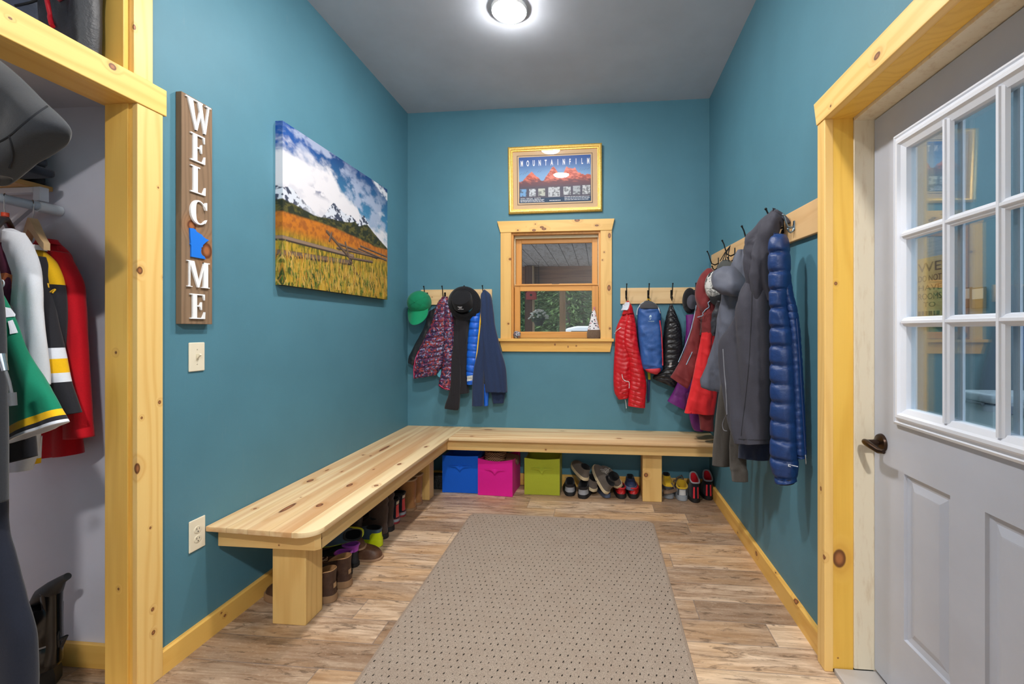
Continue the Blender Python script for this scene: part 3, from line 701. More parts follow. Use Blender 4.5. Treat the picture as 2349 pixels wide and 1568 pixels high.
# canvas print
def canvas_pic(nu, nv):
    S, T = np.meshgrid(np.linspace(0, 1, nu), np.linspace(0, 1, nv)); A = 1.36
    img = np.zeros((nv, nu, 3)); I = lambda xs, ys: np.interp(S, xs, ys)
    g = np.clip((T - .5) / .5, 0, 1)
    img[:] = np.array(lin((84, 160, 200))) * (1 - g[..., None]) + np.array(lin((22, 62, 122))) * g[..., None]
    img = blend(img, sstep(.5, 0, S) * sstep(.7, .9, T) * .8, (12, 84, 172))
    n = fbm(S * 5 + T * 2, T * 6, 6, 3); n2 = fbm(S * 9 - T * 5, T * 11 + S * 4, 6, 9); n3 = fbm(S * 20, T * 24, 5, 19)
    top = I([0, .2, .36, .42, .5, .65, .8, 1], [.87, .88, .86, .80, .71, .655, .625, .57])
    ws = sstep(.42, .66, n2) * sstep(.34, .05, np.abs(T - top - .10)) ; img = blend(img, np.clip(ws * .8, 0, 1), (186, 196, 222))
    cl = sstep(.05, -.04, T - top + (n - .5) * .34 + (n3 - .5) * .08); img = blend(img, np.clip(cl, 0, 1), (238, 236, 242))
    img = blend(img, cl * sstep(.52, .68, n2) * .35, (190, 194, 212))
    img = blend(img, sstep(.012, -.02, np.abs(T - I([.7, .84, 1], [1.02, .99, .93]) + (n3 - .5) * .10) - .028) * sstep(.78, .84, S) * .95, (232, 236, 244))
    img = blend(img, sstep(.55, .7, n3) * sstep(.06, .0, np.abs(T - I([.8, 1], [.78, .72]))) * sstep(.8, .9, S) * .7, (216, 222, 234))
    img = blend(img, sstep(.10, .0, np.hypot((S - .27) * .8, (T - .675) * 1.9)) * sstep(.44, .56, n3), (142, 146, 170))
    ridge = I([0, .04, .08, .16, .24, .28, .32, .35, .375, .40, .43, .47, .5, .55, .60, .635, .66, .70, .74, .80, 1], [.60, .612, .60, .555, .52, .50, .545, .60, .625, .655, .63, .62, .60, .615, .60, .585, .63, .66, .625, .56, .46]) + .016 * (fbm(S * 44, T * 0, 4, 5) - .5) * 2
    m = sstep(.004, -.004, T - ridge)
    rk = fbm(S * 40 + T * 26, T * 36 - S * 22, 5, 33)
    rock = blend(np.zeros_like(img) + np.array(lin((66, 74, 96))), sstep(.44, .53, rk), (226, 232, 244))
    img = img * (1 - m[..., None]) + rock * m[..., None]
    img = blend(img, m * np.exp(-((S - .22) / .08) ** 2) * .75, (226, 228, 238))
    hill = I([0, .1, .25, .35, .45, .56, .60, .64, .68, .74, .8, .88, 1], [.525, .515, .50, .52, .535, .56, .585, .555, .575, .60, .565, .52, .465]) + .008 * (fbm(S * 40, S * 0, 4, 41) - .5)
    hm = sstep(.004, -.004, T - hill)
    hn = fbm(S * 46, T * 60, 5, 51)
    hc = blend(np.zeros_like(img) + np.array(lin((44, 50, 34))), sstep(.4, .7, hn), (96, 92, 46)); img = img * (1 - hm[..., None]) + hc * hm[..., None]
    ora = I([0, .2, .35, .5, .7, .85, 1], [.445, .46, .468, .462, .445, .44, .45]) + .012 * (fbm(S * 12, S * 0, 4, 61) - .5); om = sstep(.012, -.008, T - ora)
    on = fbm(S * 60, T * 40, 4, 71)
    oc = blend(np.zeros_like(img) + np.array(lin((208, 124, 34))), sstep(.35, .7, on), (168, 96, 36)); img = img * (1 - om[..., None]) + oc * om[..., None]
    gy = sstep(.40, .26, T - .02 * (S)); gm = sstep(.0, 1, gy)
    gn = fbm(S * 120, T * 22, 4, 81); g2 = fbm(S * 34, T * 26, 4, 83)
    gc = blend(np.zeros_like(img) + np.array(lin((196, 160, 48))), sstep(.35, .7, gn), (116, 112, 34)); gc = blend(gc, sstep(.28, .08, T) * sstep(.38, .62, g2), (92, 118, 42)); gc = blend(gc, sstep(.45, .8, gn * g2 * 2.2) * sstep(.34, .1, T) * .8, (40, 52, 26))
    img = img * (1 - gm[..., None]) + gc * gm[..., None]
    def rail(p, q, w, c=(128, 104, 88)):
        nonlocal img
        mk = seg_mask(S, T, p, q, w, A); img = blend(img, np.clip(mk, 0, 1), (64, 52, 44))
        mk = seg_mask(S, T + -.006, p, q, w * .62, A); img = blend(img, np.clip(mk, 0, 1), c)
    rail((-.02, .285), (.58, .30), .020, (150, 126, 108)); rail((-.02, .19), (.56, .245), .026, (122, 100, 82)); rail((.42, .36), (.86, .345), .010); rail((.42, .325), (.98, .36), .010)
    rail((.33, .42), (.56, .27), .015, (116, 92, 70)); rail((.35, .36), (.37, .42), .012); rail((.55, .25), (.50, .385), .014, (126, 102, 84)); rail((.55, .28), (.80, .30), .012); rail((.66, .40), (.99, .385), .008); rail((.64, .375), (.99, .35), .008); rail((.56, .24), (.62, .17), .014, (88, 64, 46))
    rng = np.random.RandomState(4)
    for k in range(620):                                                 # grass stems
        s0 = rng.rand(); t0 = rng.rand() * .22 - .03; ln = .03 + rng.rand() * .07; b = (rng.rand() - .6) * .045
        i0, i1 = max(0, int((min(s0, s0 + b) - .02) * nu)), int((max(s0, s0 + b) + .02) * nu) + 1; j0, j1 = max(0, int((t0 - .01) * nv)), int((t0 + ln + .02) * nv) + 1
        if i1 <= i0 or j1 <= j0: continue
        sub = img[j0:j1, i0:i1]; mk = seg_mask(S[j0:j1, i0:i1], T[j0:j1, i0:i1], (s0, t0), (s0 + b, t0 + ln), .0026 + .003 * rng.rand(), A)
        c = [(214, 164, 62), (226, 186, 96), (188, 130, 44), (150, 150, 56)][rng.randint(4)]
        img[j0:j1, i0:i1] = blend(sub, np.clip(mk * .75, 0, 1), c)
    return img
cv = thing('canvas_print', 'large unframed canvas photo of snowy mountains and a rail fence on the left wall', 'picture', (XL, 2.7, 1.53))
CA0, CA1, CB0, CB1, CD = 2.144, 3.282, 1.530, 2.368, .040
nu, nv = 420, 310
pic = canvas_pic(nu, nv) * .82
PICM = attr_mat('printed_canvas', .55, .35, True)
pts = [FL.p(CA0 + (CA1 - CA0) * i / (nu - 1), CB0 + (CB1 - CB0) * j / (nv - 1), CD) for j in range(nv) for i in range(nu)]
grid_mesh('printed_face', pts, nu, nv, PICM, cv, pic)
ed = pic[:, :12][:, ::-1]
pts = [FL.p(CA0, CB0 + (CB1 - CB0) * j / (nv - 1), CD * (i / 11)) for j in range(nv) for i in range(12)]
grid_mesh('wrapped_edge', pts, 12, nv, PICM, cv, ed)
MB().fbox(FL, CA0 + .001, CA1, CB0, CB1, .0, CD - .001).obj('stretcher', plain('canvas_edge_dark', (52, 50, 34), .7), cv)

# switch and outlet
sw = thing('light_switch', 'ivory single toggle light switch on the teal wall under the welcome sign', 'light switch', (XL, 1.677, 1.13))
SWF = Fr(at_x(449.5, 818, XL), (0, 1, 0), (0, 0, 1), (1, 0, 0))
MB().fbox(SWF, -.036, .036, -.059, .059, .0, .006, .003).obj('plate', IVORY, sw)
MB().fbox(SWF, -.006, .006, -.013, .013, .005, .0075, .001).obj('slot', plain('ivory_shade', (206, 196, 170), .5), sw)
MB().prism(Fr(SWF.p(0, 0, 0), SWF.u, SWF.n, SWF.r), [(-.008, .006), (.004, .006), (.013, .020), (.007, .023)], -.004, .004, .001).obj('toggle', IVORY, sw)
for s in (.030, -.030): MB().lathe(Fr(SWF.p(0, s, .006), SWF.r, SWF.u, SWF.n), [(.003, 0), (.0025, .001)], 12).obj('screw', plain('screw_ivory', (190, 182, 160), .4), sw)
ou = thing('wall_outlet', 'ivory duplex power outlet low on the teal wall beside the bench end', 'outlet', (XL, 1.68, .4))
OF = Fr(at_x(450.5, 1224, XL), (0, 1, 0), (0, 0, 1), (1, 0, 0))
MB().fbox(OF, -.037, .037, -.064, .064, 0, .006, .003).obj('plate', IVORY, ou)
for s in (1, -1):
    rf = Fr(OF.p(0, s * .0195, .006), OF.r, OF.u, OF.n)
    ro = MB().lathe(rf, [(.0172, 0), (.0172, .0016), (.0160, .002)], 28, 1.0, .84).obj('receptacle', plain('ivory_face', (228, 218, 194), .4), ou)
    m = MB(); m.fbox(rf, -.0075, -.0055, -.001, .007, .0015, .0024); m.fbox(rf, .0055, .0072, -.001, .006, .0015, .0024); m.lathe(Fr(rf.p(0, -.008, .0015), rf.r, rf.u, rf.n), [(.0024, 0), (.0024, .001)], 12)
    m.obj('slots', DARK, ro)

# framed poster
def poster_pic(nu, nv):
    S, T = np.meshgrid(np.linspace(0, 1, nu), np.linspace(0, 1, nv)); img = np.zeros((nv, nu, 3))
    a, b = np.array(lin((34, 84, 160))), np.array(lin((128, 172, 214))); g = sstep(.5, 1, T)[..., None]; img[:] = b * (1 - g) + a * g
    r = .48 + .20 * np.clip(1 - np.abs(S - .18) / .13, 0, 1) + .33 * np.clip(1 - np.abs(S - .48) / .13, 0, 1) + .24 * np.clip(1 - np.abs(S - .66) / .10, 0, 1) + .25 * np.clip(1 - np.abs(S - .78) / .14, 0, 1) + .12 * np.clip(1 - np.abs(S - .95) / .12, 0, 1)
    r = np.minimum(r, .78) + .07 * (fbm(S * 22, S * 0, 5, 5) - .5)
    m = sstep(.006, -.006, T - r); n = fbm(S * 26 + T * 14, T * 30, 5, 8)
    c = blend(np.zeros_like(img) + np.array(lin((184, 82, 62))), sstep(.35, .65, n), (232, 128, 104)); c = blend(c, sstep(.56, .42, T + (n - .5) * .15), (112, 74, 84)); c = blend(c, sstep(.42, .30, T), (84, 80, 96))
    img = img * (1 - m[..., None]) + c * m[..., None]
    img = blend(img, sstep(.105, .1, T), (26, 60, 92))
    for (x0, x1, y0, y1, cc) in ((.015, .105, .14, .31, (120, 168, 214)), (.145, .235, .14, .31, (206, 212, 220)), (.27, .365, .14, .31, (196, 200, 190)), (.41, .57, .12, .33, (196, 200, 206)), (.62, .72, .155, .33, (200, 204, 208)), (.75, .85, .155, .34, (176, 182, 188)), (.88, .985, .155, .345, (206, 208, 212))):
        mk = ((S > x0) & (S < x1) & (T > y0) & (T < y1)).astype(float); k = fbm(S * 40, T * 34, 4, int(x0 * 100) + 3)
        img = blend(img, mk, cc); img = blend(img, mk * sstep(.5, .62, k) * .75, (70, 74, 84))
    return img
fp = thing('framed_poster', 'gold-framed mountain poster with beige mat hung above the window', 'picture', (-.355, YB, 2.28))
PFB = Fr((0, YB + .036 * 2.277 - .002, 0), (1, 0, 0.006), (-.006, -.036, 1), (0, -1, -.036))
GOLD = NT('gold_leaf_frame'); _n = GOLD.noise(GOLD.obj(), 90, 4.0); GOLD = GOLD.fin(GOLD.mix(GOLD.mr(_n, .3, .7), lin((236, 186, 84)), lin((255, 218, 130))), .46, .6)
MB().rects(PFB, (-.746, .038, 2.277, 2.831), [(0, 0), (0, .018), (.006, .026), (.016, .030), (.024, .026), (.030, .016), (.036, .016), (.039, .009), (.040, .002)]).obj('frame', GOLD, fp, 40)
MB().fbox(PFB, -.712, .004, 2.311, 2.797, .0, .005).obj('mat_board', plain('beige_mat', (214, 182, 142), .8), fp)
MB().fbox(PFB, -.672, -.040, 2.350, 2.760, .004, .0062).obj('mat_line', plain('dark_mat_line', (120, 96, 84), .8), fp)
MB().fbox(PFB, -.666, -.046, 2.356, 2.754, .004, .0066).obj('inner_mat', plain('inner_mat', (222, 192, 152), .8), fp)
nu, nv = 200, 130
pr = grid_mesh('print', [PFB.p(-.656 + .602 * i / (nu - 1), 2.366 + .379 * j / (nv - 1), .0074) for j in range(nv) for i in range(nu)], nu, nv, attr_mat('poster_print', .5), fp, poster_pic(nu, nv))
PW = plain('poster_white', (240, 242, 246), .6)
for i, ch in enumerate('MOUNTAINFILM'):
    me = text_mesh(ch, Fr(PFB.p(-.630 + i * .0504, 2.672, .0076), PFB.r, PFB.u, PFB.n), .064, .0002, .42, 'CENTER', .0022); link_mesh('title_letter', me, PW, pr)
link_mesh('small_print', text_mesh('WITH  SPECIAL  GUESTS', Fr(PFB.p(-.646, 2.397, .0076), PFB.r, PFB.u, PFB.n), .016, .0001, 1.0), PW, pr)
rr = random.Random(3)
def fine_line(x, xe, z, h, lo, hi):
    m = MB()
    while x < xe:
        L = lo + rr.random() * hi; m.fbox(PFB, x, x + L, z, z + h, .0074, .0078); x += L + .004
    m.obj('small_print', PW, pr)
for row in range(3): fine_line(-.646, -.45, 2.390 - row * .008, .0035, .006, .02)
for row in range(3): fine_line(-.275, -.075, 2.404 - row * .012, .004, .006, .02)
fine_line(-.40, -.31, 2.378, .006, .008, .003)
def scribble(pts): return [PFB.p(a, b, .0078) for a, b in pts]
INKM = plain('signature_ink', (34, 38, 60), .7)
MB().tube(scribble([(-.650, 2.60), (-.63, 2.615), (-.62, 2.600), (-.61, 2.62), (-.60, 2.608), (-.585, 2.63), (-.575, 2.62)]), .0007, 4).obj('signature', INKM, pr)
MB().tube(scribble([(-.50, 2.615), (-.485, 2.63), (-.48, 2.617), (-.465, 2.632)]), .0007, 4).obj('signature', INKM, pr)
MB().tube(scribble([(-.15, 2.615), (-.14, 2.632), (-.13, 2.615), (-.12, 2.63), (-.11, 2.62), (-.095, 2.638), (-.085, 2.625), (-.06, 2.64)]), .0007, 4).obj('signature', INKM, pr)
MB().fbox(PFB, -.708, .0, 2.315, 2.793, .0095, .0105).obj('glass', glass_mat('picture_glass', 1.5, (1, 1, 1), 1.0), fp)

# ceiling lights
def ceiling_light(x, y, label, power):
    t = thing('ceiling_light', label, 'ceiling light', (x, y, ZC), group='flush ceiling lights')
    cf = Fr((x, y, ZC), (1, 0, 0), (0, -1, 0), (0, 0, -1))
    MB().lathe(cf, [(.105, 0), (.105, .013), (.101, .019), (.097, .019)], 48, cap1=False).obj('trim_ring', plain('white_trim_ring', (236, 236, 236), .4), t, 40)
    MB().lathe(cf, [(.098, .0185), (.094, .023), (.084, .031), (.066, .037), (.042, .041), (.015, .042)], 48).obj('diffuser', emit('lit_diffuser_%d' % int(power), (255, 250, 245), power), t, 60)
    return t
ceiling_light(-.523, 2.578, 'round white flush ceiling light glowing near the top edge', 44)
ceiling_light(-.49, 1.60, 'round white flush ceiling light above the camera side of the room', 76)
ceiling_light(.38, -1.1, 'added round ceiling lamp for fill light, unseen behind the camera', 205)  # added lamp, out of view behind the camera, brightens the room from the front
# ================================================================== BENCH
ZB = .474
bk = kn_z([(711.6, 1102, .014, 1.8), (802, 1112, .013, 1.9), (733, 1158, .014, 1.5), (863, 1113, .012, 1.2), (916, 1064, .011, 1.7), (977, 1024, .010, 1.8), (585, 1166, .007, 1.2), (660, 1164, .013, 4.5), (690, 1140, .004, 1.0), (882, 1028, .012, 6.5), (833, 1043, .008, 1.3), (850, 1045, .007, 1.2), (750, 1078, .006, 3.0), (784, 1081, .005, 2.0), (857, 1076, .005, 2.0)], ZB)
BT = pine('bench_top_pine', 'y', (248, 222, 176), (222, 176, 116), bk, boards=(0, .1005, XL), seed=9.1, ring=15, contrast=.5, rough=.5, spec=.35)
BTX = pine('bench_top_pine_cross', 'x', (246, 220, 174), (218, 170, 112), kn_z([(1082, 1000, .009, 1.6), (1420, 1005, .010, 2.0), (1290, 988, .006, 3), (1120, 985, .012, 3)], ZB), boards=(1, .1015, 3.33), seed=10.4, ring=15, contrast=.5, rough=.5, spec=.35)
BF = pine('bench_frame_pine', 'y', (232, 196, 134), (204, 158, 92), [(*at_x(738, 1234, -1.172), .004, 1), (*at_x(712, 1252, -1.172), .003, 1)], seed=11.3, contrast=.3, rough=.5)
BFX = pine('bench_frame_pine_cross', 'x', (232, 194, 128), (206, 156, 88), [(*at_y(641, 1249, 1.778), .0045, 1), (*at_y(1015, 1028, 3.372), .004, 1), (*at_y(1252, 1031, 3.372), .006, 1)], seed=12.2, contrast=.3, rough=.5)
BLG = pine('bench_leg_pine', 'z', (234, 194, 122), (208, 158, 84), [(-1.283, 1.925, .345, .008, 1.6), (*at_y(1482, 1089, 3.449), .016, 1.0)], seed=13.4, contrast=.4, rough=.5)
bn = thing('corner_bench', 'L-shaped pale pine bench running along the left and back walls', 'bench', (-1.4, 2.6, 0))
poly = [(XL + .002, 1.732), (-1.235, 1.712)]
for i in range(9):
    a = -PI / 2 + PI / 2 * i / 8; poly.append((-1.222 + .074 * math.cos(a), 1.786 + .074 * math.sin(a)))
poly += [(-1.148, YB - .002), (XL + .002, YB - .002)]
MB().prism(FW, poly, ZB - .022, ZB, .003, 2).obj('seat_board', BT, bn, 40)
MB().prism(FW, [(-1.147, 3.335), (XR - .002, 3.335), (XR - .002, YB - .002), (-1.147, YB - .002)], ZB - .022, ZB, .003, 2).obj('seat_board', BTX, bn, 40)
MB().box(-1.196, -1.172, 1.792, 3.372, .372, ZB - .022, .002).obj('apron', BF, bn)
MB().prism(FW, [(XL + .02, 1.775), (-1.19, 1.775), (-1.172, 1.793), (-1.172, 1.8), (XL + .02, 1.8)], .372, ZB - .022, .002).obj('apron', BFX, bn)
MB().box(-1.172, XR - .002, 3.372, 3.396, .372, ZB - .022, .002).obj('apron', BFX, bn)
MB().box(-1.44, -1.283, 1.852, 1.974, 0, ZB - .022, .004).obj('leg', BLG, bn)
MB().box(-1.447, -1.290, 3.313, 3.403, 0, ZB - .022, .004).obj('leg', BLG, bn)
MB().box(.325, .469, 3.449, 3.60, 0, ZB - .022, .004).obj('leg', BLG, bn)
MB().box(XL + .002, XL + .03, 1.80, YB, .372, ZB - .022).box(-1.2, XR - .002, YB - .03, YB - .002, .372, ZB - .022).obj('wall_cleat', BF, bn)

# ================================================================== COAT RACKS
def hook(fr, parent, big=1.0, mat=None):
    mat = mat or BLACKM
    m = MB(); m.fbox(fr, -.008, .008, -.034 * big, .034 * big, 0, .004, .002)
    h = m.obj('hook', mat, parent)
    m = MB()
    up = [(0, -.006, .004), (0, -.016, .026), (0, -.006, .047), (0, .026, .058), (0, .056, .066), (0, .076, .075)]
    m.tube([fr.p(a, b * big, c * big) for a, b, c in up], [.0045, .0045, .0042, .004, .0038, .004], 8)
    m.ball(fr.p(0, .079 * big, .0765 * big), .0062)
    lo = [(0, -.018, .004), (0, -.040, .012), (0, -.050, .026), (0, -.042, .038), (0, -.028, .043)]
    m.tube([fr.p(a, b * big, c * big) for a, b, c in lo], [.0045, .0043, .004, .004, .004], 8)
    m.ball(fr.p(0, -.025 * big, .044 * big), .0058)
    m.obj('prong', mat, h, 60)
    return h
RKM = pine('clear_pine_rack', 'x', (232, 200, 150), (206, 162, 108), kn_b([(991, 681, .004, 1)], .02), seed=14.1, contrast=.35, rough=.55)
RKY = pine('clear_pine_rack_side', 'y', (226, 188, 136), (200, 152, 100), (), seed=15.3, contrast=.35, rough=.55)
r1 = thing('coat_rack', 'pine coat rack left of the window under the bucket hat and green cap', 'coat rack', (-1.21, YB, 1.51))
MB().fbox(FB, -1.525, -.904, 1.513, 1.643, 0, .019, .003).obj('board', RKM, r1)
for x in (-1.468, -1.31, -1.12, -.965): hook(Fr((x, YB - .019, 1.585), (1, 0, 0), (0, 0, 1), (0, -1, 0)), r1)
r2 = thing('coat_rack', 'pine coat rack right of the window holding red puffer and backpack', 'coat rack', (.46, YB, 1.51))
MB().fbox(FB, .171, .80, 1.512, 1.643, 0, .019, .003).obj('board', RKM, r2)
for u in (1436.5, 1487, 1540, 1592):
    x = at_y(u, 680, YB - .02).x; hook(Fr((x, YB - .019, 1.588), (1, 0, 0), (0, 0, 1), (0, -1, 0)), r2)
r3 = thing('coat_rack', 'long pine coat rack on the right wall beside the door casing', 'coat rack', (XR, 2.7, 1.69))
MB().prism(FRT, [(-3.602, 1.755), (-3.602, 1.881), (-1.880, 1.827), (-1.880, 1.689)], 0, .019, .003).obj('board', RKY, r3)
STEELB = plain('blued_steel', (120, 140, 156), .3, .9)
for y in (3.38, 2.98, 2.58, 2.22): hook(Fr((XR - .019, y, 1.79), (0, -1, 0), (0, 0, 1), (-1, 0, 0)), r3, 1.05)
hook(Fr((XR - .019, 2.10, 1.765), (0, -1, 0), (0, 0, 1), (-1, 0, 0)), r3, .62, STEELB)

# ================================================================== RUG
rug = MB(); pl = []
for cx, cy, a0 in ((.355 - .05, 3.075 - .05, 0), (-.884 + .04, 3.075 - .04, 90), (-.884 + .05, .70, 180), (.355 - .05, .70, 270)):
    r_ = .05
    for i in range(7):
        a = math.radians(a0 + 15 * i); pl.append((cx + r_ * math.cos(a), cy + r_ * math.sin(a)))
rug.prism(FW, pl, .0, .009, .003)
ro = tag(rug.obj('runner_rug', RUGM), 'taupe carpet runner with black flecks on the wood-look floor', 'rug')
MB().tube([V((a, b, .006)) for a, b in pl], .006, 8, True).obj('bound_edge', fabric((150, 132, 116), name='rug_binding'), ro, 60)

# ================================================================== BINS
def bin_(label, c, x0, x1, y, w3, h, contents=None, skew=0.0, dip=.012):
    t = thing('storage_bin', label, 'storage bin', (x0, y, 0), group='fabric bins under the bench')
    FAB = fabric(c, .8, .08, 30, 500, 'bin_fabric', .25, .05)
    W, D = x1 - x0, w3
    ca, sa = math.cos(skew), math.sin(skew)
    def P(a, b, z): return V((x0 + a * ca - b * sa, y + a * sa + b * ca, z))
    NX, NZ = 10, 10; rings = []
    def ringpts(z, inset, topdip):
        pts = []
        for (ax, ay, bx, by) in ((0, 0, W, 0), (W, 0, W, D), (W, D, 0, D), (0, D, 0, 0)):
            for i in range(NX):
                f = i / NX; bow = math.sin(PI * f)
                nx, ny = (by - ay), -(bx - ax); L = math.hypot(nx, ny); nx, ny = nx / L, ny / L
                bulge = -.004 * bow + .004 * bow * math.sin(PI * min(z / h, 1)) - inset
                tp = z - (topdip * bow)
                pts.append(P(ax + (bx - ax) * f + nx * bulge + (0 if bow > .01 else -inset * (nx + ny) * 0), ay + (by - ay) * f + ny * bulge, tp))
        return pts
    for k in range(NZ + 1):
        z = .002 + (h - .002) * k / NZ; rings.append(ringpts(z, 0, dip * (k / NZ) ** 3))
    for z in (h, h - .03, .02): rings.append(ringpts(z, .004, dip if z > .1 else 0))
    MB().loft(rings, True, True).obj('box', FAB, t, 35)
    hm = MB(); z0 = h * .735
    hm.loft([[P(W / 2 + a * W * .31, -.001 - .010 * (1 - a * a) * k, z0 + (-.022 if k and abs(a) < .01 else 0) * (1 - abs(a)) - (.012 + (.008 if abs(a) < .2 else 0)) * (j)) for a in [(-1 + i / 5) for i in range(11)]] for j, k in ((0, 0), (0, 1), (1, 1), (1, .8))], False, False, False)
    hm.obj('handle', FAB, t, 50)
    return t, P
b1, _ = bin_('bright blue fabric storage bin under the bench corner', (18, 96, 214), -1.250, -.958, 3.483, .25, .298, dip=.006)
b2, P2 = bin_('hot pink fabric storage bin between the blue and green bins', (226, 30, 150), -.951, -.672, 3.455, .26, .290, skew=-.06, dip=.020)
b3, _ = bin_('olive green fabric storage bin beside the black sneakers', (168, 176, 50), -.589, -.309, 3.503, .22, .290, dip=.012)
bt = thing('woven_basket', 'small brown woven basket sticking out of the pink bin', 'basket', (-.85, 3.6, .2))
WOV = NT('woven_straw'); _p = WOV.obj(); _c = WOV.n('ShaderNodeTexChecker', None, Vector=_p, Scale=110.0).outputs['Fac']
WOV.bump(_c, .6, .003); WOV = WOV.fin(WOV.mix(_c, lin((92, 58, 42)), lin((186, 142, 104))), .8)
MB().lathe(Fr((-.84, 3.59, .14), (1, 0, 0), (0, 1, 0), (0, 0, 1)), [(.060, 0), (.075, .04), (.080, .13), (.076, .175), (.070, .175), (.070, .03)], 32, 1.15, .9).obj('weave', WOV, bt, 50)
ct = thing('folded_scarf', 'dull brown knitted scarf stuffed in the pink bin', 'scarf', (-.72, 3.6, .2))
MB().loft([[V((-.745 + .03 * k + .0, 3.60 + .06 * math.cos(2 * PI * i / 14), .262 + .036 * math.sin(2 * PI * i / 14) - .006 * k)) for i in range(14)] for k in range(4)]).obj('knit', fabric((116, 84, 66), .95, .3, 90, 300, 'brown_knit'), ct, 60)
tr = thing('boot_tray', 'black textured tray standing behind the blue bin in the corner', 'tray', (-1.35, 3.55, 0))
BTM = NT('pebbled_black_plastic'); BTM.bump(BTM.n('ShaderNodeTexVoronoi', None, Vector=BTM.obj(), Scale=120.0).outputs['Distance'], .8, .004); BTM = BTM.fin(lin((26, 26, 28)), .45)
MB().box(-1.62, -1.262, 3.54, 3.60, .0, .115, .01).obj('pan', BTM, tr)
MB().box(-1.62, -1.262, 3.545, 3.595, .115, .121, .002).obj('rim', plain('black_rim', (18, 18, 18), .4), tr)

# ================================================================== SHOES
def foot_outline(z, yb, yf, wh, wb, n=40, toe=.62):
    """closed outline: heel at yb, toe at yf, heel half-width wh, ball half-width wb"""
    pts = []; yc, ly = (yb + yf) / 2, (yf - yb) / 2
    for i in range(n):
        a = 2 * PI * i / n; c, s_ = math.cos(a), math.sin(a)
        yy = yc + ly * math.copysign(abs(c) ** .85, c); f = (yy - yb) / max(yf - yb, 1e-6)
        w = wh + (wb - wh) * (max(0, min(1, (f - .15) / .55)) ** 1.2)
        if f < .45: w *= 1 - .08 * math.sin(PI * f / .45)
        xx = w * math.copysign(abs(s_) ** .72, s_)
        pts.append(V((xx, yy, z)))
    return pts
def shoe(name, label, cat, loc, rotz, L=.28, W=.098, sole=.028, toe_h=.058, collar=.095, ankle=.105, slope=1.0, upper=None, solem=None, lining=None, pitch=0.0, roll=0.0, group=None,
         heel_patch=None, foxing=None, laces=None, stripes=None, tab=None, shaft=None, toe_cap=None, heel_w=.82, slouch=0.0, sole_flare=.004, lip=None, open_drop=.0):
    t = thing(name, label, cat, loc, (pitch, roll, rotz), group)
    wb, wh = W / 2, W / 2 * heel_w
    s = MB(); s.loft([foot_outline(z, -o, L + o, wh + o, wb + o) for z, o in ((0, sole_flare - .004), (.003, sole_flare), (sole * .55, sole_flare), (sole, sole_flare - .001), (sole + .001, -.006))])
    s.obj('sole', solem, t, 45, False)
    if foxing:
        MB().loft([foot_outline(z, -o, L + o, wh + o, wb + o) for z, o in ((sole * .45, sole_flare + .0012), (sole * .95, sole_flare + .0012))], False, False).obj('foxing', foxing, t, 45, False)
    H = shaft or collar
    rings = []; zs = []
    def yfront(z):
        k = z - sole
        if k < toe_h - sole:
            q = k / (toe_h - sole); return L - .004 - .055 * (1 - math.sqrt(max(0, 1 - q * q)))
        k2 = (z - toe_h) / max(collar - toe_h, .001); k2 = min(k2, 1)
        return L - .059 - (L - .059 - ankle) * (k2 ** slope)
    nz = 26 if not shaft else 34
    for i in range(nz + 1):
        z = sole - .002 + (H - sole + .002) * i / nz; zs.append(z)
        if z <= collar: yf = yfront(max(z, sole))
        else: yf = ankle - .0 + .010 * (z - collar) / max(H - collar, .001)
        k = min(1, (z - sole) / max(collar - sole, .001))
        yb = .004 * math.sin(PI * min(1, k)) + .002 * k
        hh = wh * (1 - .16 * k) if z <= collar else wh * (.84 + .10 * (z - collar) / max(H - collar, .001))
        ww = wb * (1 - .42 * k) if z <= collar else hh
        sl = slouch * noise.noise(V((1.3, z * 38, 4.0)))
        ring = foot_outline(z, yb - sl, yf + sl, hh + sl * .6, max(ww, hh * .86) + sl * .6)
        if open_drop and i > nz - 6:                                       # a lower throat at the front of the collar
            q = (i - (nz - 6)) / 6
            for p in ring: p.z -= open_drop * q * max(0, (p.y - yb) / (yf - yb)) ** 2
        rings.append(ring)
    MB().loft(rings, False, False).obj('upper', upper, t, 50, False)
    top = rings[-1]; c0 = sum(top, V()) / len(top)
    inn = [top]
    for kz, ks in ((.004, .96), (-.004, .90), (-.35 * (H - sole), .84), (-(H - sole) * .9, .80)):
        inn.append([c0 + (p - c0) * ks + V((0, 0, kz)) for p in top])
    MB().loft(inn, False, True).obj('lining', lining or DARK, t, 50, False)
    if lip:
        MB().tube([p + V((0, 0, -.002)) for p in top], .006, 8, True).obj('collar_roll', lip, t, 60, False)
    def skin(z, a, o=.0012):
        i = min(range(len(zs)), key=lambda q: abs(zs[q] - z)); r = rings[i]; n = len(r); f = (a / (2 * PI) * n) % n
        A, B = r[int(f) % n], r[(int(f) + 1) % n]; p = A + (B - A) * (f - int(f)); c = sum(r, V()) / n; d = (p - c); d.z = 0
        return p + d.normalized() * o
    def zone(nm, z0, z1, a0, a1, mat, o=.0014, nzz=6, na=12):
        m = MB(); m.loft([[skin(z0 + (z1 - z0) * i / nzz, a0 + (a1 - a0) * j / na, o) for j in range(na + 1)] for i in range(nzz + 1)], False, False, False)
        return m.obj(nm, mat, t, 60, False)
    if heel_patch: zone('heel_patch', heel_patch[0], heel_patch[1], PI - heel_patch[2], PI + heel_patch[2], heel_patch[3])
    if stripes:
        for sx in stripes[0]: zone('stripe', stripes[1], stripes[2], PI + sx - stripes[3], PI + sx + stripes[3], stripes[4], .0018, 8, 4)
    if tab: zone('heel_tab', tab[0], tab[1], PI - tab[2], PI + tab[2], tab[3], .002)
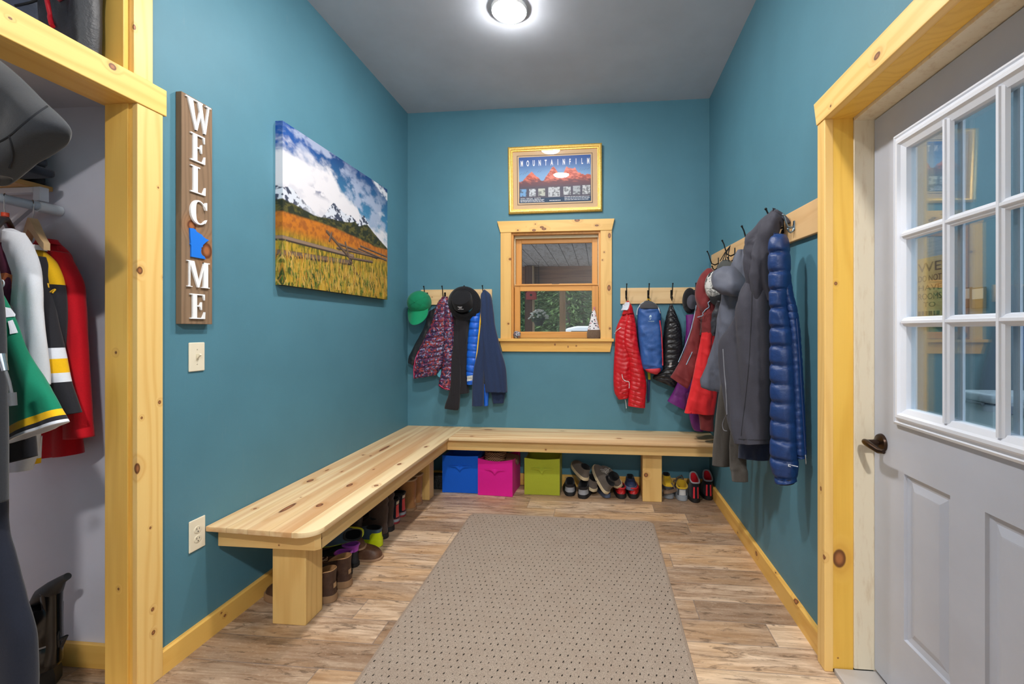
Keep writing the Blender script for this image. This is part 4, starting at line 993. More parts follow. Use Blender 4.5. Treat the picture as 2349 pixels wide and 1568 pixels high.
    if toe_cap: zone('toe_cap', sole, toe_cap[0], -toe_cap[1], toe_cap[1], toe_cap[2])
    if laces:
        m = MB(); z0 = toe_h + .008
        for i in range(laces[1]):
            z = z0 + (collar - .012 - z0) * i / max(1, laces[1] - 1)
            m.tube([skin(z, a, .003) for a in (-.42, -.2, 0, .2, .42)], .0022, 6)
        z = collar - .006
        for sg_ in (-1, 1):
            p = skin(z, 0, .004); m.tube([p, p + V((sg_ * .018, .012, .008)), p + V((sg_ * .034, .02, -.004)), p + V((sg_ * .022, .03, -.016)), p + V((sg_ * .004, .012, -.006))], .0019, 6)
        m.obj('laces', laces[0], t, 60, False)
    return t
BLK = leather((30, 30, 34), .6, 'black_upper', (52, 52, 58)); GRYH = fabric((150, 152, 158), .8, .1, name='grey_heel'); RUB = plain('black_rubber', (26, 26, 28), .6)
CREAM = plain('cream_rubber', (206, 190, 156), .6); LGR = plain('light_grey_rubber', (150, 156, 164), .6)
TAUPE = fabric((98, 90, 84), .9, .25, 80, 500, 'taupe_suede'); BLKF = fabric((24, 24, 27), .9, .2, name='black_lining')
R90 = PI / 2
def fl(u, v): p = at_z(u, v, 0); return p.x, p.y
# back row, heels towards the room
x, y = fl(1308, 1138); sA = shoe('sneaker', 'black sneaker with grey heel band beside the green bin, left of its pair', 'shoe', (x, y, 0), .10, .27, .104, .022, .055, .088, .10, 1.0, BLK, RUB, BLKF, heel_w=.95, open_drop=-.03, heel_patch=(.030, .066, .95, GRYH), laces=(plain('grey_lace', (150, 154, 162), .7), 4), group='pairs of shoes under the back bench')
x, y = fl(1336, 1144); shoe('sneaker', 'black sneaker with grey heel band standing nearest the rug, right of its pair', 'shoe', (x, y, 0), -.12, .27, .108, .022, .055, .088, .10, 1.0, BLK, RUB, BLKF, heel_w=.95, open_drop=-.03, heel_patch=(.030, .066, .95, GRYH), laces=(plain('grey_lace', (150, 154, 162), .7), 4), group='pairs of shoes under the back bench')
GRS = dict(L=.26, W=.10, heel_w=.92, sole=.026, toe_h=.058, collar=.092, ankle=.10, upper=TAUPE, solem=CREAM, lining=BLKF, group='tumbled taupe sneakers')
shoe('sneaker', 'taupe sneaker with cream sole piled on top of the black pair', 'shoe', (-.105, 3.50, .125), .45, pitch=.22, roll=.10, **GRS)
shoe('sneaker', 'taupe sneaker with cream sole lying flat behind the leaning one', 'shoe', (-.035, 3.52, .035), .6, pitch=.30, **GRS)
shoe('sneaker', 'taupe sneaker with cream sole leaning in the middle of the heap', 'shoe', (.052, 3.455, .045), .62, pitch=.62, roll=.25, laces=(plain('pale_lace', (186, 182, 176), .7), 4), **GRS)
shoe('sneaker', 'taupe sneaker tipped on edge above the navy slip-on', 'shoe', (.165, 3.50, .085), .50, pitch=.35, roll=-.55, laces=(plain('pale_lace', (186, 182, 176), .7), 4), **GRS)
NAVY = leather((38, 48, 78), .55, 'navy_upper', (60, 72, 110)); NSOLE = plain('slate_blue_sole', (92, 106, 136), .5)
x, y = fl(1394, 1142); shoe('slip_on_shoe', 'navy slip-on shoe on the floor under the heap of taupe sneakers', 'shoe', (x, y, 0), .25, .25, .094, .030, .055, .064, .12, 1.0, NAVY, NSOLE, BLKF)
shoe('slip_on_shoe', 'navy slip-on shoe resting toe-out behind the red clogs', 'shoe', (.245, 3.70, .062), PI, .20, .094, .026, .055, .064, .12, 1.0, NAVY, NSOLE, BLKF, pitch=.0)
REDT = NT('red_tooled_leather'); _n = REDT.n('ShaderNodeTexVoronoi', None, Vector=REDT.obj(), Scale=95.0).outputs['Distance']; REDT.bump(_n, .7, .003); REDT = REDT.fin(REDT.mix(REDT.mr(_n, .1, .5), lin((226, 60, 52)), lin((176, 18, 30))), .4)
for (u, v, r, lb) in ((1426, 1144, .05, 'red tooled-leather clog with black sole, left of the pair'), (1453, 1144, -.07, 'red tooled-leather clog with black sole, right of the pair by the bench leg')):
    x, y = fl(u, v); shoe('clog', lb, 'shoe', (x, y, 0), r, .25, .096, .036, .072, .082, .125, 1.0, REDT, RUB, BLKF, group='red clogs', heel_w=.94, lip=plain('red_edge', (196, 26, 36), .5))
TRG = fabric((140, 148, 156), .8, .15, 80, 500, 'grey_mesh'); YLW = fabric((208, 170, 44), .85, .12, name='yellow_lining'); DKG = plain('dark_grey_overlay', (58, 62, 68), .6)
for (u, v, r, lb) in ((1536, 1144, .06, 'grey trail shoe with yellow lining next to the bench leg'), (1566, 1149, -.06, 'grey trail shoe with yellow lining next to the black slip-ons')):
    x, y = fl(u, v); shoe('trail_shoe', lb, 'shoe', (x, y, 0), r, .27, .108, .036, .06, .098, .10, 1.0, TRG, LGR, YLW, heel_w=.94, open_drop=-.03, heel_patch=(.045, .082, .36, plain('pale_heel', (196, 196, 196), .5)), tab=(.090, .107, .5, YLW), stripes=((-.62, .62), .036, .094, .13, DKG), lip=YLW, group='grey trail shoes')
shoe('slipper', 'yellow shoe tucked behind the grey trail shoe at the bench leg', 'shoe', (.53, 3.70, .075), PI, .18, .09, .02, .06, .075, .10, 1.0, YLW, DKG, BLKF)
sd = thing('sandal', 'brown strappy sandal lying behind the trail and black shoes', 'sandal', (.66, 3.66, .052), (0, .18, 2.4))
MB().loft([foot_outline(z, -.0, .24, .034, .042) for z in (0, .02)]).obj('sole', leather((122, 100, 82), .6, 'sandal_sole'), sd, 40, False)
m = MB(); m.tube([V((-.038, .16, .02)), V((-.02, .16, .06)), V((.02, .16, .06)), V((.038, .16, .02))], .006, 8).tube([V((-.03, .05, .02)), V((-.03, .02, .07)), V((0, -.01, .085)), V((.03, .02, .07)), V((.03, .05, .02))], .006, 8).tube([V((-.03, .09, .02)), V((0, .10, .075)), V((.03, .09, .02))], .006, 8)
m.obj('strap', leather((96, 82, 70), .6, 'sandal_strap'), sd, 50, False)
REDL = fabric((206, 28, 44), .8, .1, name='red_lining'); STR = fabric((226, 54, 66), .7, .08, name='red_webbing'); BLF = fabric((22, 24, 34), .85, .2, name='black_neoprene')
for (u, v, r, lb) in ((1597, 1153, .05, 'black pull-on shoe with red lining and two red stripes, nearer the trail shoes'), (1626, 1147, -.04, 'black pull-on shoe with red lining and two red stripes, against the right wall')):
    x, y = fl(u, v); shoe('pull_on_shoe', lb, 'shoe', (x, y, 0), r, .26, .094, .03, .06, .150, .095, .8, BLF, RUB, REDL, stripes=((-.26, .26), .035, .118, .13, STR), lip=fabric((150, 152, 160), .8, name='grey_piping'), group='black and red pull-on shoes', open_drop=-.055, heel_w=.92)

# left row
BRN = leather((66, 44, 34), .55, 'brown_nubuck', (92, 66, 50)); TAN = plain('tan_crepe_sole', (150, 116, 84), .7); TANL = leather((176, 132, 88), .6, 'tan_lining')
PALE = plain('pale_lace_leather', (196, 170, 138), .6)
for (cx, cy, r, lb) in ((-1.262, 2.045, R90 + .02, 'brown lace-up ankle boot nearest the bench leg'), (-1.258, 2.168, R90 - .03, 'brown lace-up ankle boot next to the purple-topped shoes')):
    t = shoe('ankle_boot', lb, 'boot', (cx, cy, 0), r, .35, .118, .034, .072, .150, .118, .75, BRN, TAN, TANL, laces=(PALE, 5), open_drop=.03, group='brown ankle boots', heel_patch=(.062, .088, .16, plain('tan_label', (176, 142, 104), .6)))
PUR = fabric((172, 76, 192), .8, .1, name='purple_knit'); BRUB = leather((34, 36, 40), .65, 'black_rubber_upper', (54, 58, 62))
for (cx, cy, r, lb) in ((-1.312, 2.262, R90 - .06, 'black shoe with purple tongue beside the brown ankle boot'), (-1.322, 2.352, R90 - .06, 'black shoe with purple tongue beside the brown clog')):
    shoe('rubber_shoe', lb, 'shoe', (cx, cy, 0), r, .26, .10, .02, .078, .118, .085, 1.0, BRUB, RUB, PUR, tab=(.082, .132, 1.25, PUR), lip=PUR, group='purple-topped rubber shoes')
BRC = leather((82, 54, 38), .45, 'brown_clog_leather', (112, 80, 58))
shoe('clog', 'brown leather slip-on with its rounded toe facing the rug', 'shoe', (-1.475, 2.455, 0), -R90 - .05, .245, .104, .012, .062, .082, .10, .8, BRC, plain('clog_edge', (150, 118, 92), .7), DARK)
shoe('clog', 'dark brown leather slip-on half hidden behind its rounded-toed mate', 'shoe', (-1.56, 2.37, .06), -R90 + .3, .245, .104, .012, .062, .082, .10, .8, BRC, plain('clog_edge', (150, 118, 92), .7), DARK)
NEON = fabric((206, 222, 18), .75, .06, name='neon_yellow'); SLB = fabric((70, 92, 112), .8, .12, name='slate_mesh'); NEONS = plain('neon_sole', (210, 226, 20), .5)
shoe('running_shoe', 'neon yellow running shoe standing flat before the brown boots', 'shoe', (-1.305, 2.585, 0), R90 - .15, .285, .100, .046, .078, .105, .10, 1.0, SLB, NEONS, BLKF, heel_patch=(.046, .085, 1.0, NEON), group='neon running shoes')
shoe('running_shoe', 'neon yellow running shoe tipped on its side showing the black sole hole', 'shoe', (-1.34, 2.44, .145), R90 + .35, .285, .100, .046, .078, .105, .10, 1.0, SLB, NEONS, BLKF, roll=-1.25, pitch=.12, heel_patch=(.046, .085, 1.0, NEON), stripes=((.9, ), .05, .08, .5, plain('black_overlay', (22, 22, 26), .6)), group='neon running shoes')
KN = fabric((92, 86, 82), .95, .3, 120, 300, 'grey_knit')
shoe('winter_boot', 'grey knit-cuffed boot behind the tipped neon shoe', 'boot', (-1.415, 2.56, 0), R90, .27, .10, .03, .07, .13, .11, .8, leather((48, 44, 44), .6, 'charcoal_boot'), RUB, KN, shaft=.275, slouch=.006, lip=KN)
DBR = fabric((72, 58, 52), .9, .25, 50, 500, 'dark_suede')
for (cx, cy, r, lb) in ((-1.318, 2.690, R90, 'tall dark brown suede boot next to the neon running shoe'), (-1.328, 2.790, R90 - .05, 'tall dark brown suede boot next to the black and red sneakers')):
    shoe('tall_boot', lb, 'boot', (cx, cy, 0), r, .27, .106, .03, .07, .13, .115, .8, DBR, RUB, BLKF, shaft=.315, slouch=.007, group='tall dark boots')
CORAL = fabric((226, 84, 84), .7, .08, name='coral_panel'); RSOL = plain('red_outsole', (150, 44, 50), .6)
for (cx, cy, r, lb) in ((-1.345, 2.905, R90 + .02, 'black sneaker with coral heel panel in front, beside the dark boots'), (-1.352, 3.015, R90 - .02, 'black sneaker with coral heel panel beside the tan boots')):
    shoe('high_top_sneaker', lb, 'shoe', (cx, cy, 0), r, .28, .104, .036, .062, .165, .10, .75, fabric((36, 40, 50), .85, .2, name='charcoal_mesh'), RSOL, BLKF, foxing=LGR, heel_patch=(.045, .125, .42, CORAL), tab=(.130, .152, .45, plain('cream_tab', (214, 202, 176), .6)), lip=BLKF, group='coral-heeled sneakers', laces=(plain('black_lace', (18, 18, 20), .8), 4))
TANS = fabric((164, 116, 72), .9, .16, 40, 600, 'tan_shearling_suede'); FUR = fabric((186, 158, 124), 1.0, .35, 240, 400, 'shearling_fleece')
for (cx, cy, r, lb) in ((-1.322, 3.130, R90 - .02, 'tan shearling boot beside the coral-heeled sneakers'), (-1.318, 3.236, R90 - .0, 'tan shearling boot against the corner bench leg')):
    shoe('shearling_boot', lb, 'boot', (cx, cy, 0), r, .26, .122, .022, .07, .13, .125, .8, TANS, TAN, FUR, shaft=.222, slouch=.003, lip=FUR, heel_w=.92, group='tan shearling boots', heel_patch=(.055, .075, .12, plain('boot_badge', (196, 156, 110), .6)))
# ================================================================== HANGING CLOTHES: back wall, left rack
def garment(name, label, cat, plane, u, v, group=None):
    p = plane.pt(u, v); return thing(name, label, cat, p, group=group)
def dome_cap(name, label, plane, cu, cv, ru, rv, depth, mat, band=None, brim=None, brimmat=None, lift=0.0):
    """a cap hung up by its strap: the crown bulges into the room, the brim hangs below"""
    t = garment(name, label, 'cap', plane, cu, cv)
    c = plane.pt(cu, cv); rx = (plane.pt(cu + ru, cv) - c).length; rz = (plane.pt(cu, cv + rv) - c).length
    fr = Fr(c + plane.n * lift, plane.r, (0, 0, 1), plane.n)
    prof = [(1.0, 0), (1.0, .12), (.97, .32), (.90, .55), (.76, .76), (.55, .9), (.3, .98), (.05, 1.0)]
    m = MB().loft([[fr.p(rx * q * math.cos(2 * PI * k / 40), rz * q * math.sin(2 * PI * k / 40) * (1.0 if math.sin(2 * PI * k / 40) > 0 else .98), depth * h) for k in range(40)] for q, h in prof])
    cr = m.obj('crown', mat, t, 50)
    m = MB()
    for k in range(3):
        a = PI / 2 + k * PI / 3
        m.tube([fr.p(rx * q * math.cos(a) * 1.0, rz * q * math.sin(a), depth * h + .0008) for q, h in prof] + [fr.p(-rx * q * math.cos(a), -rz * q * math.sin(a), depth * h + .0008) for q, h in reversed(prof)], .0012, 5)
    m.obj('seam', mat, cr, 60); MB().ball(fr.p(0, 0, depth), .006).obj('button', mat, cr, 60)
    return t, fr, rx, rz, cr

# green cap
CAPG = fabric((14, 122, 84), .8, .1, name='green_mesh', weave=1400); CAPB = fabric((12, 136, 92), .75, .06, name='green_twill')
pl = back_plane(.075)
t, fr, rx, rz, cr = dome_cap('baseball_cap', 'green mesh-back baseball cap on the first hook by the corner', pl, 964, 694, 26, 27, .115, CAPG)
pp = [fr.p(rx * .88 * math.cos(a), rz * .1 + rz * .78 * math.sin(a), .085 - .07 * abs(math.cos(a)) ** 2) for a in [PI + PI * i / 14 for i in range(15)]]
bo = [fr.p(rx * .88 * math.cos(a), -rz * .75 + rz * 1.15 * math.sin(a), .125 - .075 * abs(math.cos(a)) ** 2) for a in [PI + PI * i / 14 for i in range(15)]]
m = MB(); m.loft([[p for p in pp], [(a + b) / 2 + V((0, -.004, 0)) for a, b in zip(pp, bo)], bo, [p + V((0, .004, 0)) for p in bo], [p + V((0, .006, 0)) for p in pp]], False, False, False)
m.obj('brim', CAPB, t, 50)
m = MB(); m.loft([[fr.p(rx * q * math.cos(a), rz * q * math.sin(a), .115 * h + .0015) for a in [PI * 1.08 + PI * .84 * i / 14 for i in range(15)]] for q, h in ((1.0, .12), (.97, .32), (.90, .55), (.76, .76), (.62, .87))], False, False, False)
m.obj('front_panel', CAPB, t, 60)

# dark shell jacket behind the patterned puffer
pl = back_plane(.06)
t = garment('rain_jacket', 'black rain jacket mostly hidden behind the patterned puffer jacket', 'jacket', pl, 975, 760)
cloth('sleeve', [((985, 715), (1010, 700)), ((972, 752), (1000, 760)), ((952, 790), (985, 800)), ((938, 818), (965, 828)), ((937, 831), (952, 838))], pl, .028, nylon((34, 36, 40), .4), t, folds(.008, 30, 18, 3.0))
# patterned puffer
PAT = NT('floral_print_nylon'); _p = PAT.obj()
_v = PAT.n('ShaderNodeTexVoronoi', None, Vector=PAT.vmath('ADD', _p, PAT.scl(PAT.n('ShaderNodeTexNoise', None, Vector=_p, Scale=22.0, Detail=3.0).outputs['Color'], (.05, .05, .05))), Scale=85.0)
_a = PAT.xyz(_v.outputs['Color'])
_c = PAT.mix(PAT.mr(_a[0], .45, .75), lin((46, 38, 76)), lin((122, 44, 80)))
_c = PAT.mix(PAT.mr(_a[1], .74, .8), _c, lin((166, 66, 58)))
_c = PAT.mix(PAT.mr(_a[2], .84, .90), _c, lin((150, 152, 186)))
_c = PAT.mix(PAT.mr(PAT.noise(_p, 60, 4.0, .7), .52, .6, 0, .8), _c, lin((34, 30, 58)))
PAT.bump(PAT.noise(_p, 120, 3.0), .3, .003); PAT = PAT.fin(_c, .5)
pl = back_plane(.085)
t = garment('puffer_jacket', 'red and navy floral-print puffer jacket beside the green cap', 'jacket', pl, 1020, 680)
bd = cloth('body', [((1015, 681), (1027, 680), .5), ((1002, 700), (1030, 700), .8), ((993, 735), (1034, 735)), ((980, 765), (1030, 765)), ((967, 791), (1026, 790)), ((953, 820), (1022, 815)), ((949, 844), (1014, 840)), ((950, 868), (1001, 860), .8)], pl, .050, PAT, t, puffer(.040, .010, -.12, 1.0), res=.005)
sl = cloth('sleeve', [((1022, 690), (1028, 690), .5), ((1020, 712), (1038, 718)), ((1019, 745), (1041, 742)), ((1018, 783), (1042, 772)), ((1017, 830), (1038, 815)), ((1012, 858), (1037, 850)), ((1007, 880), (1034, 890)), ((1009, 887), (1030, 895), .8)], pl.off(.022), .036, PAT, t, puffer(.036, .009, .05, 2.0), res=.005)
PINK = plain('pink_binding', (214, 56, 96), .6)
strip('hem_binding', [(961, 805), (954, 822), (950, 845), (950.5, 867)], bd, .002, .003, PINK, t, pl)
strip('cuff_binding', [(1008, 882), (1018, 889), (1031, 893)], sl, .002, .003, PINK, t, pl)
patch('lining_tag', [(1003, 858), (1012, 846), (1012, 866), (1005, 863)], bd, .001, plain('aqua_tag', (92, 168, 190), .6), t, pl)
# black hoodie
BH = fabric((40, 38, 42), .95, .2, 40, 700, 'black_fleece')
pl = back_plane(.065)
t = garment('hoodie', 'black hoodie hanging under the black bucket hat', 'hoodie', pl, 1055, 720)
cloth('body', [((1045, 690), (1070, 690), .7), ((1040, 730), (1075, 730)), ((1039, 770), (1073, 770)), ((1036, 820), (1071, 820)), ((1033, 865), (1073, 870)), ((1031, 905), (1077, 900))], pl, .05, BH, t, folds(.022, 26, 2, 7.0, .2, .8))
cloth('sleeve', [((1041, 745), (1054, 745), .8), ((1039, 800), (1056, 800)), ((1035, 850), (1057, 850)), ((1030, 900), (1056, 897)), ((1022, 926), (1054, 930)), ((1020, 936), (1051, 940), .8)], pl.off(.03), .032, BH, t, folds(.006, 30, 6, 9.0))
# bucket hat
HATM = fabric((26, 26, 30), .9, .12, 80, 900, 'black_cotton')
pl = back_plane(.135)
t = garment('bucket_hat', 'black bucket hat with a white emblem hanging on the left rack', 'hat', pl, 1064, 660)
c = pl.pt(1064, 696); R_ = (pl.pt(1102.5, 696) - c).length
hf = Fr(c, (1, 0, .0), (0, -.10, 1), (0, -1, -.10))
MB().lathe(hf, [(.62 * R_, .030), (.80 * R_, .014), (1.0 * R_, -.010), (1.0 * R_, -.014), (.80 * R_, .008), (.62 * R_, .022)], 56, cap0=False, cap1=False).obj('brim', HATM, t, 60)
cf = Fr(hf.p(-.004, .0, -.014), (1, 0, 0), (0, .55, .835), (0, -.835, .55))
hc = MB().lathe(cf, [(.64 * R_, 0), (.62 * R_, .04), (.58 * R_, .076), (.55 * R_, .088), (.48 * R_, .092), (.02, .094)], 56, cap0=False).obj('crown', HATM, t, 40)
m = MB()
for k in range(3):
    r = R_ * (.74 + .08 * k); m.lathe(Fr(hf.p(0, 0, .023 - .0085 * k), hf.r, hf.u, hf.n), [(r, -.001), (r + .0008, .0006), (r + .0016, -.001)], 56, cap0=False, cap1=False)
m.obj('stitching', HATM, t, 60)
WHT = plain('white_embroidery', (206, 206, 214), .7)
ef = Fr(cf.p(0, -.615 * R_, .050), (1, 0, 0), (0, -.80, .60), (0, -.60, -.80))
em = MB()
for a, ln, wd in ((0, .020, .0052), (.72, .027, .0045), (-.72, .027, .0045)):
    d = (math.sin(a), math.cos(a)); q = (d[1], -d[0]); em.prism(ef, [(d[0] * ln * f + q[0] * wd * w_, .008 + d[1] * ln * f * .75 + q[1] * wd * w_) for f, w_ in ((0, -.4), (.55, -1), (.9, -.7), (1, 0), (.9, .7), (.55, 1), (0, .4))], 0, .0015)
for k in range(3): em.fbox(ef, -.010, .010, .003 + .0034 * k, .005 + .0034 * k, .0004, .0017)
eo = em.obj('emblem', WHT, hc)
link_mesh('lettering', text_mesh('adidas', Fr(ef.p(0, -.012, .001), ef.r, ef.u, ef.n), .019, .0008, 1.0, 'CENTER'), WHT, hc)
# blue puffer with yellow zip
BLU = nylon((20, 96, 206), .42); pl = back_plane(.075)
t = garment('puffer_jacket', 'royal blue puffer jacket with a yellow zip under the navy fleece', 'jacket', pl, 1090, 700)
bd = cloth('body', [((1088, 690), (1103, 688), .7), ((1080, 730), (1103, 725)), ((1075, 770), (1101, 770)), ((1072, 815), (1098, 815)), ((1071, 850), (1094, 850)), ((1072, 881), (1090, 881), .8)], pl, .05, BLU, t, add(puffer(.060, .008, .1, 5.0), wrinkles(.004, 22, 3, .5)), res=.006)
YEL = plain('yellow_zip_tape', (236, 186, 36), .5)
strip('zip', [(1102.5, 688), (1101, 720), (1098, 758), (1094, 800), (1089, 846)], bd, .008, .006, YEL, t, pl)
patch('logo_patch', [(1072, 862), (1084, 860), (1084, 872), (1072, 874)], bd, .001, plain('pale_patch', (206, 208, 204), .6), t, pl)
# navy fleece
NVF = fabric((42, 56, 88), .92, .2, 60, 800, 'navy_fleece'); pl = back_plane(.095)
t = garment('fleece_jacket', 'navy fleece hoodie nearest the window on the left rack', 'jacket', pl, 1112, 664)
cloth('body', [((1109, 664), (1113, 664), .5), ((1103, 680), (1127, 679), .9), ((1102, 715), (1133, 715)), ((1104, 750), (1137, 750)), ((1104, 790), (1149, 800)), ((1110, 850), (1161, 845)), ((1115, 898), (1164, 899))], pl, .05, NVF, t, folds(.022, 24, 1.6, 11.0, .2, .8, .1))
cloth('sleeve', [((1103, 745), (1115, 748), .8), ((1097, 800), (1113, 800)), ((1087, 850), (1111, 850)), ((1084, 900), (1110, 905)), ((1083, 930), (1109, 930), .9)], pl.off(.015), .04, NVF, t, folds(.008, 40, 5, 12.0))
cloth('back_panel', [((1118, 860), (1160, 860)), ((1126, 895), (1160, 895)), ((1131, 925), (1155, 924))], pl.off(-.035), .02, NVF, t, folds(.006, 40, 5, 13.0))
cloth('lining', [((1108, 880), (1122, 880)), ((1110, 905), (1121, 905)), ((1111, 931), (1120, 930))], pl.off(-.015), .018, BLU, t, folds(.003, 40, 9, 2))
sp = Plane(-1, YB - .140, 1, YB - .140)

# ================================================================== back wall, right rack
REDN = nylon((196, 22, 34), .34); pl = back_plane(.075); WZ = plain('white_zip', (226, 226, 228), .4)
t = garment('puffer_jacket', 'bright red quilted jacket right of the window', 'jacket', pl, 1440, 700)
bd = cloth('body', [((1437, 694), (1443, 694), .4), ((1430, 715), (1453, 713), .8), ((1413, 755), (1458, 755)), ((1410, 800), (1456, 800)), ((1407, 858), (1452, 855)), ((1409, 897), (1446, 893)), ((1418, 915), (1441, 912), .8)], pl, .05, REDN, t, add(puffer(.034, .005, .45, 3.0, .002, 0, .5), folds(.010, 26, 8, 4), wrinkles(.003, 26, 2, .9)), res=.005)
sl = cloth('sleeve', [((1440, 722), (1455, 722), .7), ((1432, 755), (1460, 752)), ((1430, 790), (1464, 790)), ((1441, 820), (1475, 840)), ((1445, 870), (1483, 880)), ((1442, 905), (1481, 915)), ((1440, 930), (1480, 935), .85)], pl.off(.025), .042, REDN, t, add(puffer(.036, .005, .30, 6.0, .002), folds(.008, 26, 8, 5), wrinkles(.003, 26, 5, .4)), res=.005)
cloth('collar', [((1438, 690), (1442, 690), .5), ((1433, 703), (1450, 702)), ((1426, 722), (1453, 718))], pl.off(.02), .038, REDN, t, folds(.006, 40, 20, 8))
patch('neck_tag', [(1434, 695), (1441, 697), (1440, 712), (1431, 716)], bd, .03, plain('silver_tag', (196, 200, 212), .5), t, pl)
strip('zip', [(1424, 751), (1416, 757), (1410, 765)], [bd, sl], .002, .0028, WZ, t, pl)
strip('zip', [(1427, 858), (1429, 868), (1436, 874), (1443, 876), (1443, 890)], [bd, sl], .002, .0028, WZ, t, pl)
strip('drawcord', [(1434, 916), (1436, 926), (1437, 936)], [bd, sl], .002, .0024, WZ, t, pl)
# backpack
BPB = nylon((44, 88, 156), .5); pl = back_plane(.085)
t = garment('backpack', 'small blue backpack with a grey top on the right rack', 'backpack', pl, 1488, 700)
GRT = fabric((70, 70, 74), .85, .15, name='grey_cordura')
def bpz(tt, s, p, sy): return 0
BPW = add(folds(.006, 20, 14, 15.0, .5), wrinkles(.010, 15, 1.0, .75), wrinkles(.006, 24, 6.0, -.5))
bd = cloth('body', [((1478, 692), (1492, 692), .5), ((1467, 702), (1507, 700), .8), ((1462, 720), (1515, 716)), ((1463, 760), (1517, 755)), ((1467, 800), (1519, 800)), ((1471, 835), (1520, 838)), ((1476, 847), (1517, 850), .8), ((1500, 855), (1506, 855), .5)], pl, .085, BPB, t, BPW, ex=.65, ey=.6)
cloth('top_panel', [((1479, 690), (1491, 690), .6), ((1469, 699), (1505, 698), .9), ((1466, 706), (1511, 706)), ((1466, 708), (1512, 709), .98)], pl.off(.006), .084, GRT, t, folds(.003, 40, 30, 3), ex=.65, ey=.6)
strip('piping', [(1461, 722), (1463, 708), (1472, 697), (1486, 692), (1500, 696), (1509, 706), (1514, 718)], bd, .004, .0036, plain('pale_piping', (206, 212, 214), .5), t, pl.off(.03))
RPAN = plain('coral_red_panel', (206, 54, 66), .6)
cloth('base_panel', [((1477, 845), (1516, 842)), ((1484, 852), (1514, 850)), ((1500, 857), (1507, 857), .7)], pl.off(.012), .078, RPAN, t, None, ex=.65, ey=.6)
strip('side_piping', [(1513, 735), (1517, 770), (1519, 810), (1519.5, 838)], bd, .002, .005, RPAN, t, pl)
strip('hang_loop', [(1483, 693), (1485, 686), (1490, 688), (1491, 693)], bd, .01, .0035, YEL, t, pl.off(.02))
LOGO = plain('pale_logo', (190, 216, 226), .6)
lm = [(1491, 722.5), (1493.5, 721.6), (1494.3, 725), (1494.4, 726.5), (1491.8, 727.2), (1493, 732), (1490.6, 732.2), (1489.3, 729), (1489.3, 725.5)]
patch('emblem', lm, bd, .001, LOGO, t, pl)
pz, pn = hit(bd, 1487, 737.5, pl)
_lt = text_mesh('cotopaxi', Fr((pz.x, pz.y, pz.z), (1, 0, 0), (0, 0, 1), (0, -1, 0)), .0145, .0006, .9)
for v_ in _lt.vertices:                                              # the lettering follows the cloth
    _h = hit(bd, U0 + F_PX * (v_.co.x * CY + v_.co.y * SY) / (v_.co.y * CY - v_.co.x * SY), V0 - F_PX * (v_.co.z - CAM_H) / (v_.co.y * CY - v_.co.x * SY), pl)
    v_.co = _h[0] + _h[1] * .0016
link_mesh('lettering', _lt, LOGO, t)
cloth('strap', [((1485, 852), (1492, 852)), ((1486, 862), (1492, 862)), ((1486.5, 870), (1492.5, 870))], pl.off(-.05), .004, plain('lime_webbing', (206, 204, 46), .6), t, None)
cloth('strap', [((1486, 868), (1492, 868)), ((1484.5, 895), (1490.5, 895)), ((1484, 921), (1490, 921))], pl.off(-.05), .004, plain('navy_webbing', (28, 44, 92), .6), t, folds(.003, 20, 20, 3))
# black puffer
BPF = nylon((34, 34, 38), .30); pl = back_plane(.06)
t = garment('puffer_jacket', 'black down jacket between the blue backpack and the maroon ski jacket', 'jacket', pl, 1540, 700)
bd = cloth('body', [((1537, 698), (1542, 698), .4), ((1528, 725), (1553, 725), .9), ((1523, 760), (1562, 752)), ((1520, 800), (1566, 795)), ((1517, 845), (1562, 840)), ((1500, 860), (1558, 868)), ((1497, 868), (1556, 892), .8)], pl, .045, BPF, t, add(puffer(.042, .010, .5, 9.0, .002, .30), wrinkles(.003, 30, 3, .3)), res=.005)
patch('size_tag', [(1536, 832), (1541, 831), (1540, 841), (1535, 842)], bd, .001, plain('pale_tag', (176, 172, 172), .6), t, pl)
# black cap on the last hook of the back rack
BCP = fabric((26, 26, 30), .9, .15, name='black_cap_cloth'); pl = back_plane(.08)
t, fr, rx, rz, cr = dome_cap('baseball_cap', 'black cap with a grey brim beside the maroon hood', pl, 1582, 690, 17, 30, .07, BCP)
MB().loft([[fr.p(rx * (.10 + .70 * q * math.cos(a)), -rz * .12 + rz * .55 * q * math.sin(a), .07 + .018 * (1 - q) + .004) for a in [2 * PI * i / 24 for i in range(24)]] for q in (.02, .5, .85, 1.0)] + [[fr.p(rx * (.10 + .70 * math.cos(a)), -rz * .12 + rz * .55 * math.sin(a), .066) for a in [2 * PI * i / 24 for i in range(24)]]]).obj('brim', fabric((78, 78, 88), .85, .1, name='grey_brim'), t, 60)
# purple jacket
PRP = nylon((104, 26, 112), .5); pl = Plane(.2, 3.62, .88, 3.60)
t = garment('rain_jacket', 'purple jacket showing only at its hem behind the maroon ski jacket', 'jacket', pl, 1590, 760)
cloth('body', [((1573, 722), (1600, 720), .8), ((1573, 765), (1605, 770)), ((1562, 850), (1615, 850)), ((1548, 890), (1615, 900)), ((1531, 919), (1572, 941), .8)], pl, .04, PRP, t, folds(.008, 26, 6, 21))
cloth('sleeve', [((1572, 900), (1612, 900)), ((1578, 940), (1612, 950)), ((1586, 975), (1613, 985)), ((1592, 986), (1612, 988), .9)], Plane(.2, 3.48, .88, 3.48), .035, PRP, t, folds(.006, 26, 9, 22))
